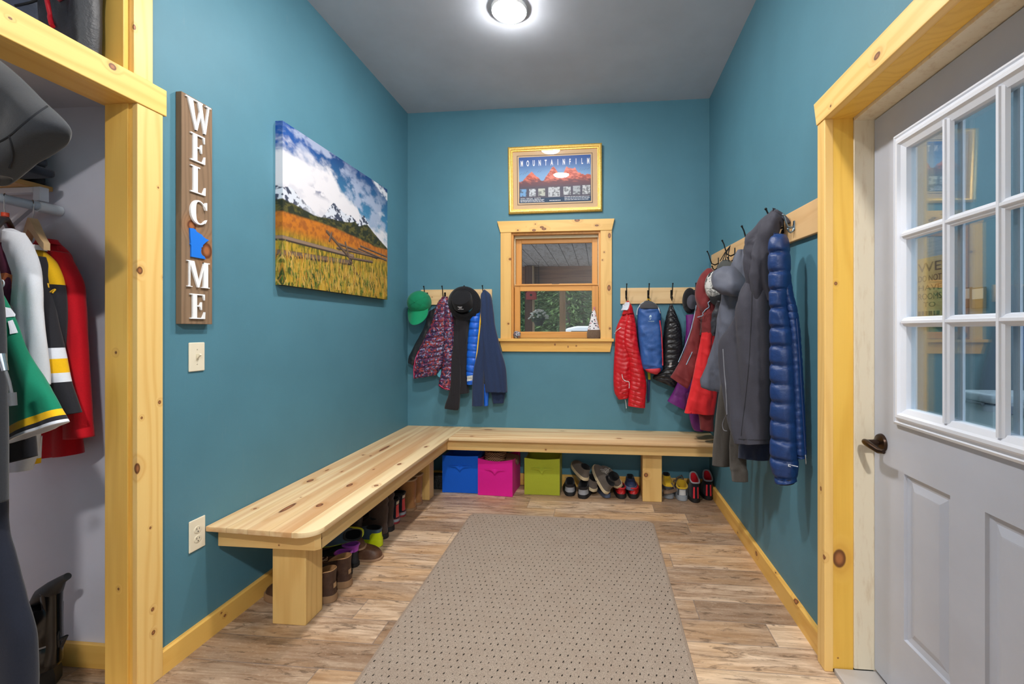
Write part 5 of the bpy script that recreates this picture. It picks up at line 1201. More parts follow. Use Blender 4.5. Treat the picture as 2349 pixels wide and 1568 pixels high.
# maroon ski jacket
MAR = fabric((122, 44, 46), .75, .14, 50, 900, 'maroon_softshell', .3); RDP = fabric((226, 40, 46), .7, .08, 50, 900, 'scarlet_softshell', .3)
pl = Plane(.40, 3.40, .80, 3.36)
t = garment('ski_jacket', 'maroon and scarlet ski jacket with raised hood in the right corner', 'jacket', pl, 1620, 640)
cloth('hood', [((1621, 616), (1633, 616), .4), ((1606, 631), (1640, 630), .9), ((1596, 655), (1642, 660)), ((1594, 680), (1640, 690)), ((1600, 700), (1632, 712)), ((1609, 716), (1622, 720), .6)], pl.off(.02), .075, MAR, t, folds(.012, 20, 8, 31, .3, .8), ex=.9, ey=.8)
bd = cloth('front_panel', [((1598, 695), (1618, 705), .8), ((1590, 735), (1612, 740)), ((1578, 780), (1606, 785)), ((1565, 815), (1600, 825)), ((1550, 845), (1592, 860)), ((1537, 864), (1577, 892), .7)], pl, .05, MAR, t, add(folds(.016, 20, 4, 32, .2, .7, .3), wrinkles(.006, 14, 3, .5)))
def skz(tt, s, p, sy): return 0 if p.z > 1.285 else 1
sl = cloth('sleeve', [((1610, 695), (1640, 692), .8), ((1608, 735), (1641, 735)), ((1607, 770), (1641, 765)), ((1600, 810), (1641, 805)), ((1590, 860), (1646, 860)), ((1578, 910), (1646, 905)), ((1570, 946), (1638, 950), .85)], pl.off(.035), .055, [MAR, RDP], t, add(folds(.020, 18, 3, 33, .2, .8), wrinkles(.008, 14, 5, .7)), zone=skz)
cf_ = cloth('cuff', [((1600, 940), (1640, 940)), ((1604, 960), (1637, 960)), ((1606, 984), (1637, 988), .9)], pl.off(.02), .04, MAR, t, folds(.006, 20, 24, 34))
TRIM = plain('pale_blue_trim', (150, 176, 196), .5)
strip('hood_trim', [(1627, 690), (1625, 705), (1618, 722), (1610, 728)], [sl, bd], .03, .0032, TRIM, t, pl.off(.06))
strip('front_zip', [(1597, 700), (1592, 730), (1582, 765), (1568, 802), (1556, 830)], bd, .002, .003, TRIM, t, pl.off(.03))
strip('pocket_zip', [(1588, 807), (1582, 820), (1574, 836)], bd, .002, .0034, TRIM, t, pl)
strip('storm_flap', [(1609, 728), (1608, 745), (1606, 768)], [sl, bd], .002, .006, fabric((84, 66, 66), .8, name='dark_flap'), t, pl)

# ================================================================== right wall rack
CAM = NT('grey_camouflage'); _n = CAM.noise(CAM.obj(), 15, 3.0, .6, .8); _m = CAM.noise(CAM.vmath('ADD', CAM.obj(), (3, 1, 2)), 17, 3.0, .6, .8)
CAM = CAM.fin(CAM.mix(CAM.mr(_m, .56, .57), CAM.mix(CAM.mr(_n, .5, .51), lin((150, 150, 148)), lin((206, 206, 204))), lin((44, 44, 46))), .85)
pl = Plane(.60, 3.27, .80, 3.22)
t, fr, rx, rz, cr = dome_cap('baseball_cap', 'grey camouflage cap between the maroon hood and the grey coat', pl, 1640, 655, 24, 34, .075, CAM)
MB().loft([[fr.p(rx * (.25 + .75 * q * math.cos(a)), -rz * .85 + rz * .5 * q * math.sin(a), .065 - .02 * q) for a in [2 * PI * i / 24 for i in range(24)]] for q in (.02, .5, .9, 1.0)] + [[fr.p(rx * (.25 + .75 * math.cos(a)), -rz * .85 + rz * .5 * math.sin(a), .038) for a in [2 * PI * i / 24 for i in range(24)]]]).obj('brim', fabric((34, 34, 36), .9, name='black_brim'), t, 60)
pl = Plane(.78, 2.98, .84, 2.90)
t = garment('sun_visor', 'dark grey visor hanging by black cords above the grey coat', 'hat', pl, 1670, 600)
c = pl.pt(1668, 612); vf = Fr(c, pl.r, (0, 0, 1), pl.n)
MB().loft([[vf.p(.062 * q * math.cos(a), .055 * q * math.sin(a) - .01, .02 + .022 * (1 - q * q)) for a in [PI * i / 16 for i in range(17)]] for q in (.05, .4, .8, 1.0)] + [[vf.p(.062 * math.cos(a), .055 * math.sin(a) - .01, .016) for a in [PI * i / 16 for i in range(17)]]], False, False, False).obj('brim', fabric((72, 74, 72), .8, .1, name='visor_grey'), t, 60)
m = MB()
for k in range(3):
    m.tube([vf.p(-.03 + .02 * k, .04, .03), vf.p(.0 + .006 * k, .09, .02), vf.p(.016 + .006 * k, .118 + .006 * k, .006), vf.p(.03, .08, .025), vf.p(.035, .03, .03)], .0028, 6)
m.obj('cord', BLKF, t, 60)
# brown hoodie under the coats
DBH = fabric((70, 66, 62), .95, .2, 40, 700, 'brown_black_fleece'); pl = Plane(.84, 2.42, .66, 2.78)
t = garment('hoodie', 'brown-black hoodie hanging out below the charcoal coat', 'hoodie', pl, 1665, 980)
cloth('body', [((1664, 860), (1700, 860), .8), ((1653, 915), (1690, 920)), ((1646, 980), (1684, 985)), ((1643, 1064), (1674, 1070))], pl, .05, DBH, t, folds(.010, 26, 4, 41))
cloth('sleeve', [((1680, 980), (1708, 985), .9), ((1678, 1030), (1709, 1030)), ((1678, 1068), (1711, 1070)), ((1680, 1082), (1714, 1084), .85), ((1682, 1102), (1715, 1105), .8)], Plane(.84, 2.33, .66, 2.66), .035, DBH, t, folds(.007, 26, 8, 42))
pl = Plane(.86, 2.28, .70, 2.60)
t = garment('fleece_jacket', 'dark navy fleece hem showing below the charcoal coat', 'jacket', pl, 1730, 1030)
cloth('body', [((1706, 880), (1764, 880), .8), ((1702, 960), (1766, 965)), ((1700, 1015), (1767, 1018)), ((1698, 1048), (1762, 1056), .9)], pl, .05, fabric((26, 36, 60), .95, .2, name='navy_knit'), t, folds(.010, 24, 5, 43))
# grey coat
GRC = fabric((88, 92, 106), .6, .1, 40, 800, 'grey_softshell', .35, .05); pl = Plane(.85, 2.60, .60, 2.92)
t = garment('winter_coat', 'mid-grey hooded coat behind the charcoal coat on the right wall', 'coat', pl, 1690, 600)
cloth('body', [((1694, 574), (1710, 570), .4), ((1680, 605), (1722, 610), .8), ((1664, 660), (1724, 665)), ((1652, 715), (1722, 715)), ((1641, 770), (1715, 770)), ((1627, 830), (1702, 835)), ((1613, 876), (1692, 890)), ((1630, 893), (1688, 905), .8)], pl, .065, GRC, t, add(folds(.028, 15, 1.6, 51, .2, .7), wrinkles(.008, 10, 2, .9)))
cloth('hood', [((1660, 612), (1684, 610), .5), ((1645, 622), (1698, 626), .9), ((1640, 640), (1712, 650)), ((1648, 660), (1718, 668)), ((1662, 674), (1708, 679), .8), ((1680, 680), (1696, 680), .4)], pl.off(.075), .075, GRC, t, add(folds(.016, 16, 12, 52), wrinkles(.020, 11, 4, .8)), ex=.9, ey=.85)
cloth('lining', [((1651, 690), (1664, 690)), ((1640, 715), (1662, 720)), ((1636, 750), (1652, 750)), ((1639, 770), (1648, 770), .7)], pl.off(-.03), .04, nylon((44, 46, 54), .45), t, folds(.009, 30, 40, 53))
# charcoal coat
CHC = fabric((62, 62, 72), .75, .12, 36, 900, 'charcoal_shell', .3, .05); pl = Plane(.86, 2.15, .62, 2.55)
t = garment('winter_coat', 'long charcoal hooded coat hung by its hood next to the blue puffer', 'coat', pl, 1776, 480)
hd = cloth('hood', [((1775, 477), (1778, 478), .2), ((1763, 490), (1787, 488), .45), ((1746, 508), (1792, 502), .75), ((1728, 540), (1786, 530)), ((1713, 570), (1775, 562)), ((1716, 600), (1772, 600)), ((1722, 645), (1771, 645), .75), ((1718, 690), (1770, 690), .25)], pl.off(.02), .07, CHC, t, add(folds(.024, 24, 2.5, 61, .2, .8), wrinkles(.012, 12, 3, 1.2)), ex=.85)
bd = cloth('body', [((1727, 640), (1770, 640), .8), ((1708, 690), (1770, 690)), ((1683, 740), (1771, 740)), ((1658, 785), (1772, 785)), ((1659, 850), (1772, 850)), ((1667, 915), (1771, 920)), ((1678, 975), (1769, 980)), ((1697, 1014), (1767, 1017))], pl, .075, CHC, t, add(folds(.030, 13, 1.2, 62, .15, .7, .12), wrinkles(.008, 8, 2, 1.1)))
strip('hang_loop', [(1780, 484), (1795, 494), (1806, 506), (1808, 512)], hd, .0, .010, CHC, t, Plane(.87, 2.12, .62, 2.5))
strip('sleeve_seam', [(1725, 668), (1722, 760), (1716, 860), (1700, 1000)], bd, .0005, .0016, plain('dark_seam', (36, 36, 42), .8), t, pl)
strip('hem_seam', [(1694, 1006), (1725, 1008), (1767, 1008)], bd, .0005, .0014, plain('dark_seam', (36, 36, 42), .8), t, pl)
strip('front_zip', [(1659, 800), (1662, 850), (1666, 900), (1668, 950)], bd, .001, .003, plain('grey_piping', (120, 122, 130), .5), t, pl)
strip('elastic_cord', [(1667, 950), (1658, 970), (1660, 985), (1668, 988)], bd, .001, .0018, plain('grey_piping', (120, 122, 130), .5), t, pl)
# blue puffer
BPR = nylon((14, 50, 104), .48); pl = Plane(.87, 1.96, .70, 2.11)
t = garment('puffer_jacket', 'dark blue down puffer nearest the door casing on the right wall', 'jacket', pl, 1790, 540)
fp_ = cloth('front_panel', [((1796, 600), (1810, 610), .6), ((1800, 650), (1818, 668)), ((1806, 700), (1827, 705)), ((1812, 745), (1834, 750)), ((1818, 850), (1841, 850)), ((1824, 950), (1846, 950)), ((1828, 1030), (1849, 1030)), ((1834, 1050), (1850, 1050), .8)], pl.off(-.015), .034, BPR, t, puffer(.032, .006, 0, 71), res=.006, cols=30)
bd = cloth('sleeve', [((1777, 536), (1804, 538), .6), ((1768, 562), (1811, 575), .9), ((1767, 620), (1812, 640)), ((1770, 680), (1808, 690)), ((1771, 730), (1814, 735)), ((1771, 800), (1822, 800)), ((1772, 900), (1826, 900)), ((1771, 1000), (1830, 1000)), ((1772, 1060), (1831, 1060)), ((1782, 1104), (1827, 1105), .85)], pl, .060, BPR, t, add(puffer(.080, .014, .04, 72, .003), wrinkles(.003, 20, 2, 1.4)), res=.005, cols=56)
cloth('cuff', [((1784, 1095), (1826, 1096)), ((1789, 1108), (1822, 1109), .8)], pl, .045, plain('black_cuff', (20, 20, 24), .7), t, None)
strip('zip', [(1826, 730), (1832, 800), (1838, 900), (1844, 1000), (1847, 1045)], fp_, .002, .0026, plain('navy_zip', (30, 50, 96), .4), t, pl)
zp, zn = hit(fp_, 1846, 1046, pl)
MB().tube([zp + V((0, -.006, .008)), zp + V((0, -.010, -.012)), zp + V((.002, -.008, -.03))], [.004, .003, .0022], 8).obj('zip_pull', CHROME, t, 50)
m = MB(); zp, zn = hit(bd, 1807.5, 1066, pl)
lf_ = Fr(zp + zn * .0015, pl.r, (0, 0, 1), zn)
for a0, a1, b0, b1 in ((0, .004, -.006, .004), (.004, .012, .001, .004), (.004, .011, -.006, -.003), (.014, .018, 0, .004), (.019, .023, 0, .004), (.024, .028, 0, .004), (.029, .033, 0, .004), (.034, .038, 0, .0035)): m.fbox(lf_, a0, a1, b0, b1, 0, .001)
m.obj('sleeve_mark', plain('pale_print', (196, 204, 216), .6), t)
# ================================================================== CLOSET
SHM = pine('closet_shelf_pine', 'y', (222, 172, 98), (190, 130, 60), seed=16.4, contrast=.35)
sp_ = at_y(122, 434, CE - .003)
SHX, SHZ = sp_.x, sp_.z
sh = thing('closet_shelf', 'thin pine shelf above the clothes rod inside the closet', 'shelf', (SHX - .2, CE, SHZ))
MB().box(-2.62, SHX, -.60, CE - .003, SHZ - .010, SHZ + .008, .002).obj('board', SHM, sh)
WBR = plain('white_bracket', (206, 206, 214), .5)
bx = at_y(105, 465, CE - .04)
m = MB(); m.box(-2.62, bx.x - .013, CE - .07, CE - .045, SHZ - .032, SHZ - .011, .002).box(bx.x - .012, bx.x + .02, CE - .072, CE - .043, SHZ - .065, SHZ - .011, .003)
m.tube([V((bx.x, CE - .058, SHZ - .055)), V((-2.60, CE - .058, SHZ - .42))], .012, 4).obj('bracket', WBR, sh)
rp = at_y(118, 480, CE - .03)
RX, RZ = rp.x, rp.z
rd = thing('clothes_rod', 'white round clothes rod below the closet shelf', 'rod', (RX, CE, RZ))
MB().tube([V((RX, -.5, RZ)), V((RX, CE - .05, RZ))], .017, 20).obj('tube', plain('white_rod', (178, 188, 202), .35), rd, 50)
MB().tube([V((RX, CE - .075, RZ)), V((RX, CE - .022, RZ)), V((RX, CE - .002, RZ))], [.020, .020, .019], 20).obj('end_cap', plain('white_plastic_cap', (224, 226, 230), .4), rd, 50)
def hanger(label, y, mat, kind='wood', tilt=0.0):
    t = thing('clothes_hanger', label, 'hanger', (RX, y, RZ), (0, 0, tilt), group='hangers on the rod')
    hk = [V((.021 * math.cos(a), 0, .021 * math.sin(a))) for a in [math.radians(200 - 24 * i) for i in range(11)]]
    hk = [p + V((0, 0, -.002)) for p in hk] + [V((.012, 0, -.036)), V((0, 0, -.052)), V((0, 0, -.075))]
    MB().tube(hk, .0021, 8).obj('hook', CHROME, t, 50, False)
    if kind == 'wood':
        W, r0 = .205, [(0, 0), (.012, -.004), (.05, -.022), (.10, -.052), (.16, -.085), (.205, -.104)]
        m = MB()
        for s in (1, -1):
            m.loft([[V((s * a, .011 * c * (1.1 - .4 * a / W) , -.070 + b + .020 * d * (1.1 - .5 * a / W))) for c, d in ((1, 1), (1, -1), (-1, -1), (-1, 1))] for a, b in r0])
        m.obj('shoulders', mat, t, 30, False)
    else:
        MB().tube([V((-.20, 0, -.16)), V((-.06, 0, -.085)), V((0, 0, -.07)), V((.06, 0, -.085)), V((.20, 0, -.16))], [.009, .012, .012, .012, .009], 10).obj('shoulders', mat, t, 50, False)
        MB().tube([V((0, 0, -.062)), V((0, 0, -.048))], .010, 14).obj('size_ring', plain('orange_ring', (230, 78, 44), .5), t, 50, False)
    return t
hw = at_y(72, 480, 1.42).y
hanger('pale wooden clothes hanger holding the red jersey', 1.465, pine('hanger_wood', 'x', (222, 188, 140), (196, 150, 100), seed=3.3, contrast=.25), 'wood', -.45)
hanger('black plastic hanger with an orange size ring on the rod', 1.388, plain('black_plastic', (30, 30, 32), .3), 'plastic', -.75)
JER = dict(res=.010, cols=44, back=.8)
# red jersey
def cplane(y): return Plane(-2.3, y + .05, -1.6, y - .05)
REDJ = fabric((206, 16, 34), .8, .1, 40, 900, 'red_jersey'); pl = cplane(1.475)
t = garment('jersey', 'plain red long-sleeved jersey nearest the closet end wall', 'jersey', pl, 120, 600)
cloth('body', [((30, 570), (132, 555), .5), ((20, 600), (160, 592), .9), ((20, 700), (166, 700)), ((20, 850), (172, 850)), ((30, 1000), (180, 1000)), ((40, 1052), (183, 1040))], pl, .045, REDJ, t, folds(.016, 14, 1.5, 81), **JER)
cloth('sleeve', [((128, 575), (152, 580), .7), ((138, 620), (180, 638)), ((146, 690), (188, 690)), ((152, 760), (194, 760)), ((158, 880), (201, 880)), ((160, 1004), (207, 1002))], pl.off(.03), .035, REDJ, t, folds(.008, 18, 2, 82), **JER)
cloth('neckband', [((92, 553), (128, 553), .8), ((90, 561), (133, 561))], pl.off(.01), .03, REDJ, t, None, **JER)
# black and gold jersey
BJ = fabric((36, 36, 42), .85, .12, 40, 900, 'black_jersey'); GJ = fabric((240, 186, 18), .8, .06, 40, 900, 'gold_jersey'); WJ = fabric((222, 226, 236), .8, .05, 40, 900, 'white_jersey')
pl = cplane(1.40)
t = garment('jersey', 'black and gold jersey with white sleeve bands beside the red jersey', 'jersey', pl, 100, 600)
def zb(v): return pl.pt(120, v).z
bz = zb(650)
b_ = cloth('body', [((55, 578), (96, 574), .6), ((50, 610), (124, 606), .9), ((50, 655), (141, 655)), ((60, 720), (147, 720)), ((70, 790), (143, 790)), ((80, 850), (138, 850)), ((85, 930), (130, 930))], pl, .035, [BJ, GJ], t, folds(.008, 16, 2, 84), zone=lambda tt, s, p, sy: 1 if p.z > bz + .10 * (pl.pt(141, 655).x - p.x) else 0, **JER)
z1, z2, z3, z4 = zb(795), zb(817), zb(845), zb(868)
cloth('sleeve', [((79, 590), (96, 588), .7), ((82, 640), (106, 640)), ((90, 720), (122, 720)), ((95, 795), (138, 793)), ((102, 868), (154, 866)), ((116, 925), (172, 918)), ((126, 955), (181, 946))], pl.off(.03), .03, [BJ, WJ, GJ], t, folds(.006, 18, 2, 85), zone=lambda tt, s, p, sy: 1 if (z2 < p.z < z1 or z4 < p.z < z3) else (2 if z3 <= p.z <= z2 else 0), **JER)
cloth('neckband', [((66, 563), (92, 563), .8), ((66, 576), (98, 574))], pl.off(.008), .03, WJ, t, None, **JER)
strip('logo_stroke', [(116, 670), (121, 666), (127, 664), (121, 672)], b_, .002, .0025, plain('gold_stitch', (236, 184, 36), .6), t, pl)
strip('number_edge', [(110, 650), (112, 660)], b_, .002, .003, plain('gold_stitch', (236, 184, 36), .6), t, pl)
# white jersey
pl = cplane(1.335)
t = garment('jersey', 'white long-sleeved jersey between the maroon and black jerseys', 'jersey', pl, 60, 600)
cloth('body', [((-30, 535), (30, 524), .5), ((-40, 560), (56, 548), .9), ((-40, 640), (70, 640)), ((-40, 760), (75, 760)), ((-40, 900), (85, 900)), ((-20, 1040), (84, 1010)), ((-10, 1080), (68, 1078))], pl, .03, WJ, t, folds(.008, 16, 2, 86), zone=None, **JER)
cloth('sleeve', [((25, 530), (44, 532), .6), ((30, 580), (67, 575)), ((35, 640), (86, 640)), ((45, 720), (90, 710)), ((55, 790), (96, 790)), ((68, 850), (101, 850)), ((84, 885), (104, 882), .8)], pl.off(.03), .035, WJ, t, folds(.010, 20, 2, 87), **JER)
cloth('hem_band', [((66, 1000), (94, 1000)), ((70, 1030), (92, 1030)), ((72, 1064), (90, 1062))], pl.off(-.02), .012, [WJ, GJ], t, None, zone=lambda tt, s, p, sy: 1 if tt > .68 else 0, **JER)
# maroon jersey
MJ = fabric((92, 38, 62), .85, .1, 40, 900, 'maroon_jersey'); pl = cplane(1.275)
t = garment('jersey', 'maroon jersey with an orange emblem at the edge of the photo', 'jersey', pl, 10, 640)
b_ = cloth('body', [((-110, 560), (8, 556), .6), ((-120, 590), (22, 586)), ((-120, 640), (33, 640)), ((-120, 680), (30, 690)), ((-120, 760), (24, 722)), ((-120, 900), (10, 760), .8)], pl, .035, MJ, t, folds(.008, 16, 2, 88), **JER)
ORG = plain('orange_emblem', (196, 106, 66), .7)
patch('emblem', [(0, 628), (14, 626), (26, 631), (32, 645), (31, 660), (0, 662)], b_, .002, ORG, t, pl)
em_p, em_n = hit(b_, 3, 660, pl)
link_mesh('emblem_letter', text_mesh('D', Fr(V((em_p.x, em_p.y, em_p.z)) + em_n * .006, pl.r, (0, 0, 1), pl.n), .038, .0015, 1.0), WJ, t)
# green jersey
GRJ = fabric((8, 122, 92), .8, .08, 40, 900, 'green_jersey'); pl = cplane(1.20)
t = garment('jersey', 'green jersey with gold, black and white hem stripes in front of the others', 'jersey', pl, 60, 850)
def gz(tt, s, p, sy):
    return 0 if tt < .80 else (1 if tt < .87 else (2 if tt < .935 else 3))
b_ = cloth('sleeve', [((-110, 640), (-6, 660), .7), ((-70, 720), (26, 730)), ((-40, 800), (56, 805)), ((-18, 860), (86, 860)), ((0, 940), (118, 905)), ((10, 1000), (137, 942)), ((16, 1018), (150, 967))], pl, .035, [GRJ, GJ, BJ, WJ], t, folds(.008, 16, 2, 89), zone=gz, **JER)
patch('number', [(10, 706), (20, 708), (30, 722), (30, 727), (12, 729), (8, 722)], b_, .002, WJ, t, pl)
patch('number', [(18, 738), (26, 735), (38, 764), (24, 767)], b_, .002, WJ, t, pl)
pl2 = cplane(1.235)
t = garment('jersey', 'black jersey hem hanging out below the green jersey sleeve', 'jersey', pl2, 40, 1020)
cloth('body', [((-80, 700), (20, 700), .8), ((-60, 900), (60, 900)), ((-30, 1000), (74, 992)), ((0, 1066), (79, 1046))], pl2, .03, BJ, t, folds(.008, 16, 2, 90), **JER)
# dark coats hanging foremost
FLC = fabric((46, 48, 53), .95, .14, 20, 500, 'charcoal_wool', .15, .3); pl = Plane(-1.75, 1.04, -1.2, .98)
t = garment('wool_coat', 'charcoal wool coat with a wide collar at the left photo edge', 'coat', pl, 60, 280)
hd = cloth('collar', [((-150, 60), (-60, 96), .5), ((-120, 150), (20, 158), .9), ((-90, 230), (86, 222)), ((-60, 320), (138, 272)), ((-45, 390), (150, 300)), ((-20, 415), (120, 330), .85), ((-12, 425), (20, 405), .5)], pl, .06, FLC, t, folds(.008, 12, 6, 91), res=.008)
strip('seam', [(108, 244), (80, 264), (50, 288), (22, 312), (-10, 330)], hd, .0005, .0022, plain('dark_wool_seam', (26, 28, 34), .95), t, pl)
strip('seam', [(22, 312), (28, 335), (30, 360), (22, 385)], hd, .0005, .0022, plain('dark_wool_seam', (26, 28, 34), .95), t, pl)
bd = cloth('body', [((-220, 350), (-40, 400), .6), ((-220, 560), (-18, 560), .8), ((-220, 700), (2, 700)), ((-220, 850), (9, 860)), ((-220, 1000), (12, 1000)), ((-220, 1140), (12, 1150))], pl, .05, FLC, t, folds(.006, 12, 2, 92), res=.012)
po = pl.off(.045)
MB().tube([po.pt(3, 812), po.pt(12, 850)], [.008, .006], 10).obj('zip_slider', CHROME, t, 50)
MB().tube([po.pt(12, 848), po.pt(21, 876), po.pt(27, 905)], .0035, 8).tube([po.pt(27, 900), po.pt(29, 930)], .008, 10).obj('zip_pull', plain('grey_pull', (86, 88, 92), .5), t, 50)
pl = Plane(-1.75, 1.10, -1.2, 1.06)
t = garment('long_coat', 'dark navy long coat skirt low at the left photo edge', 'coat', pl, 30, 1300)
cloth('skirt', [((-220, 1050), (-2, 1060), .7), ((-220, 1200), (10, 1210)), ((-220, 1280), (30, 1290)), ((-220, 1380), (54, 1380)), ((-220, 1470), (76, 1470)), ((-220, 1640), (76, 1640))], pl, .06, fabric((29, 33, 46), .9, .16, 14, 500, 'navy_wool', .2, .2), t, folds(.020, 12, 4, 93), res=.012)
# clothing on the closet shelf
pl = Plane(-2.3, 1.36, -1.7, 1.33)
t = garment('folded_jeans', 'stack of dark folded jeans on the closet shelf', 'clothing', pl, 50, 390)
JN = fabric((34, 40, 52), .9, .2, 60, 700, 'dark_denim')
sx = at_y(80, 410, 1.40)
for k in range(4):
    a = .012 * math.sin(k * 2.1); z0 = SHZ + .0085 + .034 * k
    MB().box(-2.42, sx.x - .005 + a - .012 * k, 1.20, 1.47 - .02 * k, z0, z0 + .033, .014, 3).obj('folded_leg', JN, t, 50)
t = thing('black_boot', 'black boot with a dangling strap behind the charcoal collar on the shelf', 'boot', (-2.1, 1.49, SHZ + .008))
p0 = at_y(112, 334, 1.515)
MB().loft([[V((x_ + .040 * math.cos(a), 1.510 + .026 * math.sin(a), z_)) for a in [2 * PI * i / 20 for i in range(20)]] for x_, z_ in ((sx.x - .165, SHZ + .009), (sx.x - .165, SHZ + .10), (sx.x - .15, SHZ + .17), (sx.x - .125, SHZ + .235), (p0.x - .065, p0.z - .005))]).obj('shaft', leather((22, 24, 30), .6, 'black_boot_leather'), t, 50)
MB().tube([V((p0.x - .07, 1.51, p0.z - .01)), V((p0.x - .03, 1.51, p0.z)), V((p0.x, 1.51, p0.z + .004))], .007, 8).obj('strap', RUB, t, 50)
# vacuum
vp = Plane(-2.3, 1.42, -1.7, 1.42)
vb = at_z(150, 1532, .04)
t = thing('vacuum_cleaner', 'black upright vacuum cleaner on the closet floor', 'vacuum cleaner', (-2.03, 1.42, 0))
VB_ = plain('glossy_black_plastic', (16, 16, 18), .18); VM = plain('matte_black_plastic', (42, 42, 44), .55)
c0 = vp.pt(101, 1455); cx = c0.x; rr_ = (vp.pt(128, 1455) - c0).length
zt, zm, zb_ = vp.pt(101, 1386).z, vp.pt(101, 1470).z, vp.pt(101, 1528).z
vf = Fr((cx, 1.42, 0), (1, 0, 0), (0, 1, 0), (0, 0, 1))
MB().lathe(vf, [(rr_ * .9, max(zb_, .04)), (rr_, zb_ + .02), (rr_, zm - .002), (rr_ * .97, zm), (rr_, zm + .002), (rr_, zt - .01), (rr_ * .9, zt)], 40).obj('dust_canister', VB_, t, 40)
MB().lathe(vf, [(rr_ * 1.005, zm - .003), (rr_ * 1.02, zm), (rr_ * 1.005, zm + .003)], 40, cap0=False, cap1=False).obj('band', plain('grey_band', (120, 120, 124), .3), t, 50)
hp_ = [vp.pt(76, 1382), vp.pt(98, 1364), vp.pt(122, 1350), vp.pt(140, 1330), vp.pt(155, 1321)]
MB().tube(hp_, [.012, .027, .030, .015, .012], 16).obj('handle', VM, t, 50)
MB().tube([vp.pt(118, 1352), vp.pt(120, 1390), vp.pt(121, 1480), vp.pt(118, 1515)], [.03, .026, .026, .03], 14).obj('spine', VB_, t, 50)
m = MB(); A_ = [vp.pt(128, 1447), vp.pt(132, 1443), vp.pt(135, 1460), vp.pt(137, 1482), vp.pt(141, 1482), vp.pt(153, 1457), vp.pt(148, 1460), vp.pt(134, 1468)]
m.tube(A_, .005, 8).obj('cord_hook', VM, t, 50)
hx = vb.x - .045
m = MB(); m.loft([[V((hx + a * sc, 1.40 + b * sc, z)) for a, b in [(-.16, -.10), (.02, -.11), (.055, -.06), (.06, .04), (.03, .085), (-.06, .10), (-.16, .09)]] for z, sc in ((.004, .94), (.012, 1.0), (.05, 1.0), (.075, .93), (.085, .80))]).obj('floor_head', VM, t, 30)
# bag in the upper compartment
bp = Plane(-2.2, 1.38, -1.7, 1.36)
t = thing('duffel_bag', 'grey and black duffel bag with red piping stored above the closet', 'bag', (-2.0, 1.3, 2.21))
GBG = nylon((78, 84, 100), .5); BBG = nylon((38, 40, 46), .5)
b1_ = cloth('side_panel', [((-60, -220), (96, -240), .8), ((-60, -120), (104, -140)), ((-60, -20), (110, -30)), ((-60, 60), (116, 60)), ((-50, 146), (120, 140), .85)], bp, .06, GBG, t, folds(.012, 14, 16, 95), res=.012)
b2_ = cloth('end_panel', [((100, -240), (224, -230), .8), ((106, -130), (227, -130)), ((108, -20), (227, -20)), ((112, 60), (227, 60)), ((116, 138), (222, 138), .85)], bp.off(.006), .06, BBG, t, folds(.022, 30, 3, 96, .2, .8), res=.010)
strip('red_piping', [(104, -90), (108, -40), (112, 0), (118, 30), (126, 62)], [b1_, b2_], .006, .007, plain('red_piping', (204, 28, 44), .45), t, bp)
strip('seam', [(36, 14), (70, 6), (104, -8)], b1_, .002, .004, plain('black_seam', (24, 24, 28), .7), t, bp)
m = MB().tube([hit(b2_, u_, v_, bp)[0] + bp.n * .004 for u_, v_ in ((130, -8), (136, 0), (150, -8))], .009, 8).obj('zip_tab', plain('dusty_red', (150, 50, 66), .6), t, 50)

# ================================================================== SILL THINGS
gp = at_y(1362, 776, YB - .006)
gn = thing('gnome_figurine', 'bearded gnome with a tall white dotted hat on the window sill', 'figurine', (gp.x, YB - .004, 1.227))
HATP = NT('dotted_hat'); _p = HATP.obj(); _v = HATP.n('ShaderNodeTexVoronoi', None, Vector=_p, Scale=62.0)
_d = HATP.mr(_v.outputs['Distance'], .32, .38, 1, 0); _c = HATP.xyz(_v.outputs['Color'])
HATP = HATP.fin(HATP.mix(_d, lin((224, 222, 226)), HATP.mix(HATP.mr(_c[0], .5, .52), lin((36, 40, 58)), HATP.mix(HATP.mr(_c[1], .5, .52), lin((196, 120, 124)), lin((120, 130, 128))))), .9)
gf = Fr((gp.x, YB - .004, 1.2275), (1, 0, 0), (0, 1, 0), (0, 0, 1))
BRD = fabric((112, 92, 76), 1.0, .5, 90, 300, 'brown_fur')
rings = []
rg = random.Random(5)
for q, z in ((.050, 0), (.054, .012), (.053, .04), (.050, .065), (.040, .085), (.024, .095)):
    rings.append([gf.p(q * (1 + .10 * rg.random()) * math.cos(2 * PI * k / 36), q * .62 * (1 + .10 * rg.random()) * math.sin(2 * PI * k / 36), z) for k in range(36)])
MB().loft(rings).obj('beard', BRD, gn, 70)
m = MB()
for k in range(150):
    a = rg.random() * 2 * PI; z = .012 + .075 * rg.random(); r = .052 * (1 if z < .06 else .85)
    p = gf.p(r * math.cos(a), r * .64 * math.sin(a), z); q = gf.p((r + .004) * math.cos(a + .1), (r + .004) * .64 * math.sin(a + .1), max(.002, z - .022)); m.tube([p, q], [.0016, .0005], 4)
m.obj('fur_tuft', BRD, gn, 60)
gh = MB().lathe(gf, [(.052, .072), (.049, .082), (.040, .11), (.030, .15), (.022, .19), (.013, .225), (.006, .24)], 36, 1.0, .66)
gh.obj('hat', HATP, gn, 60)
MB().tube([gf.p(.004, 0, .238), gf.p(.005, 0, .252), gf.p(.004, 0, .264)], [.007, .009, .005], 10).obj('tassel', plain('pink_tassel', (206, 132, 140), .8), gn, 60)
sp_ = at_y(1186, 770, YB - .01)
st = thing('painted_stone', 'small dark stone with red and white marks in the left sill corner', 'stone', (sp_.x, YB - .008, 1.227))
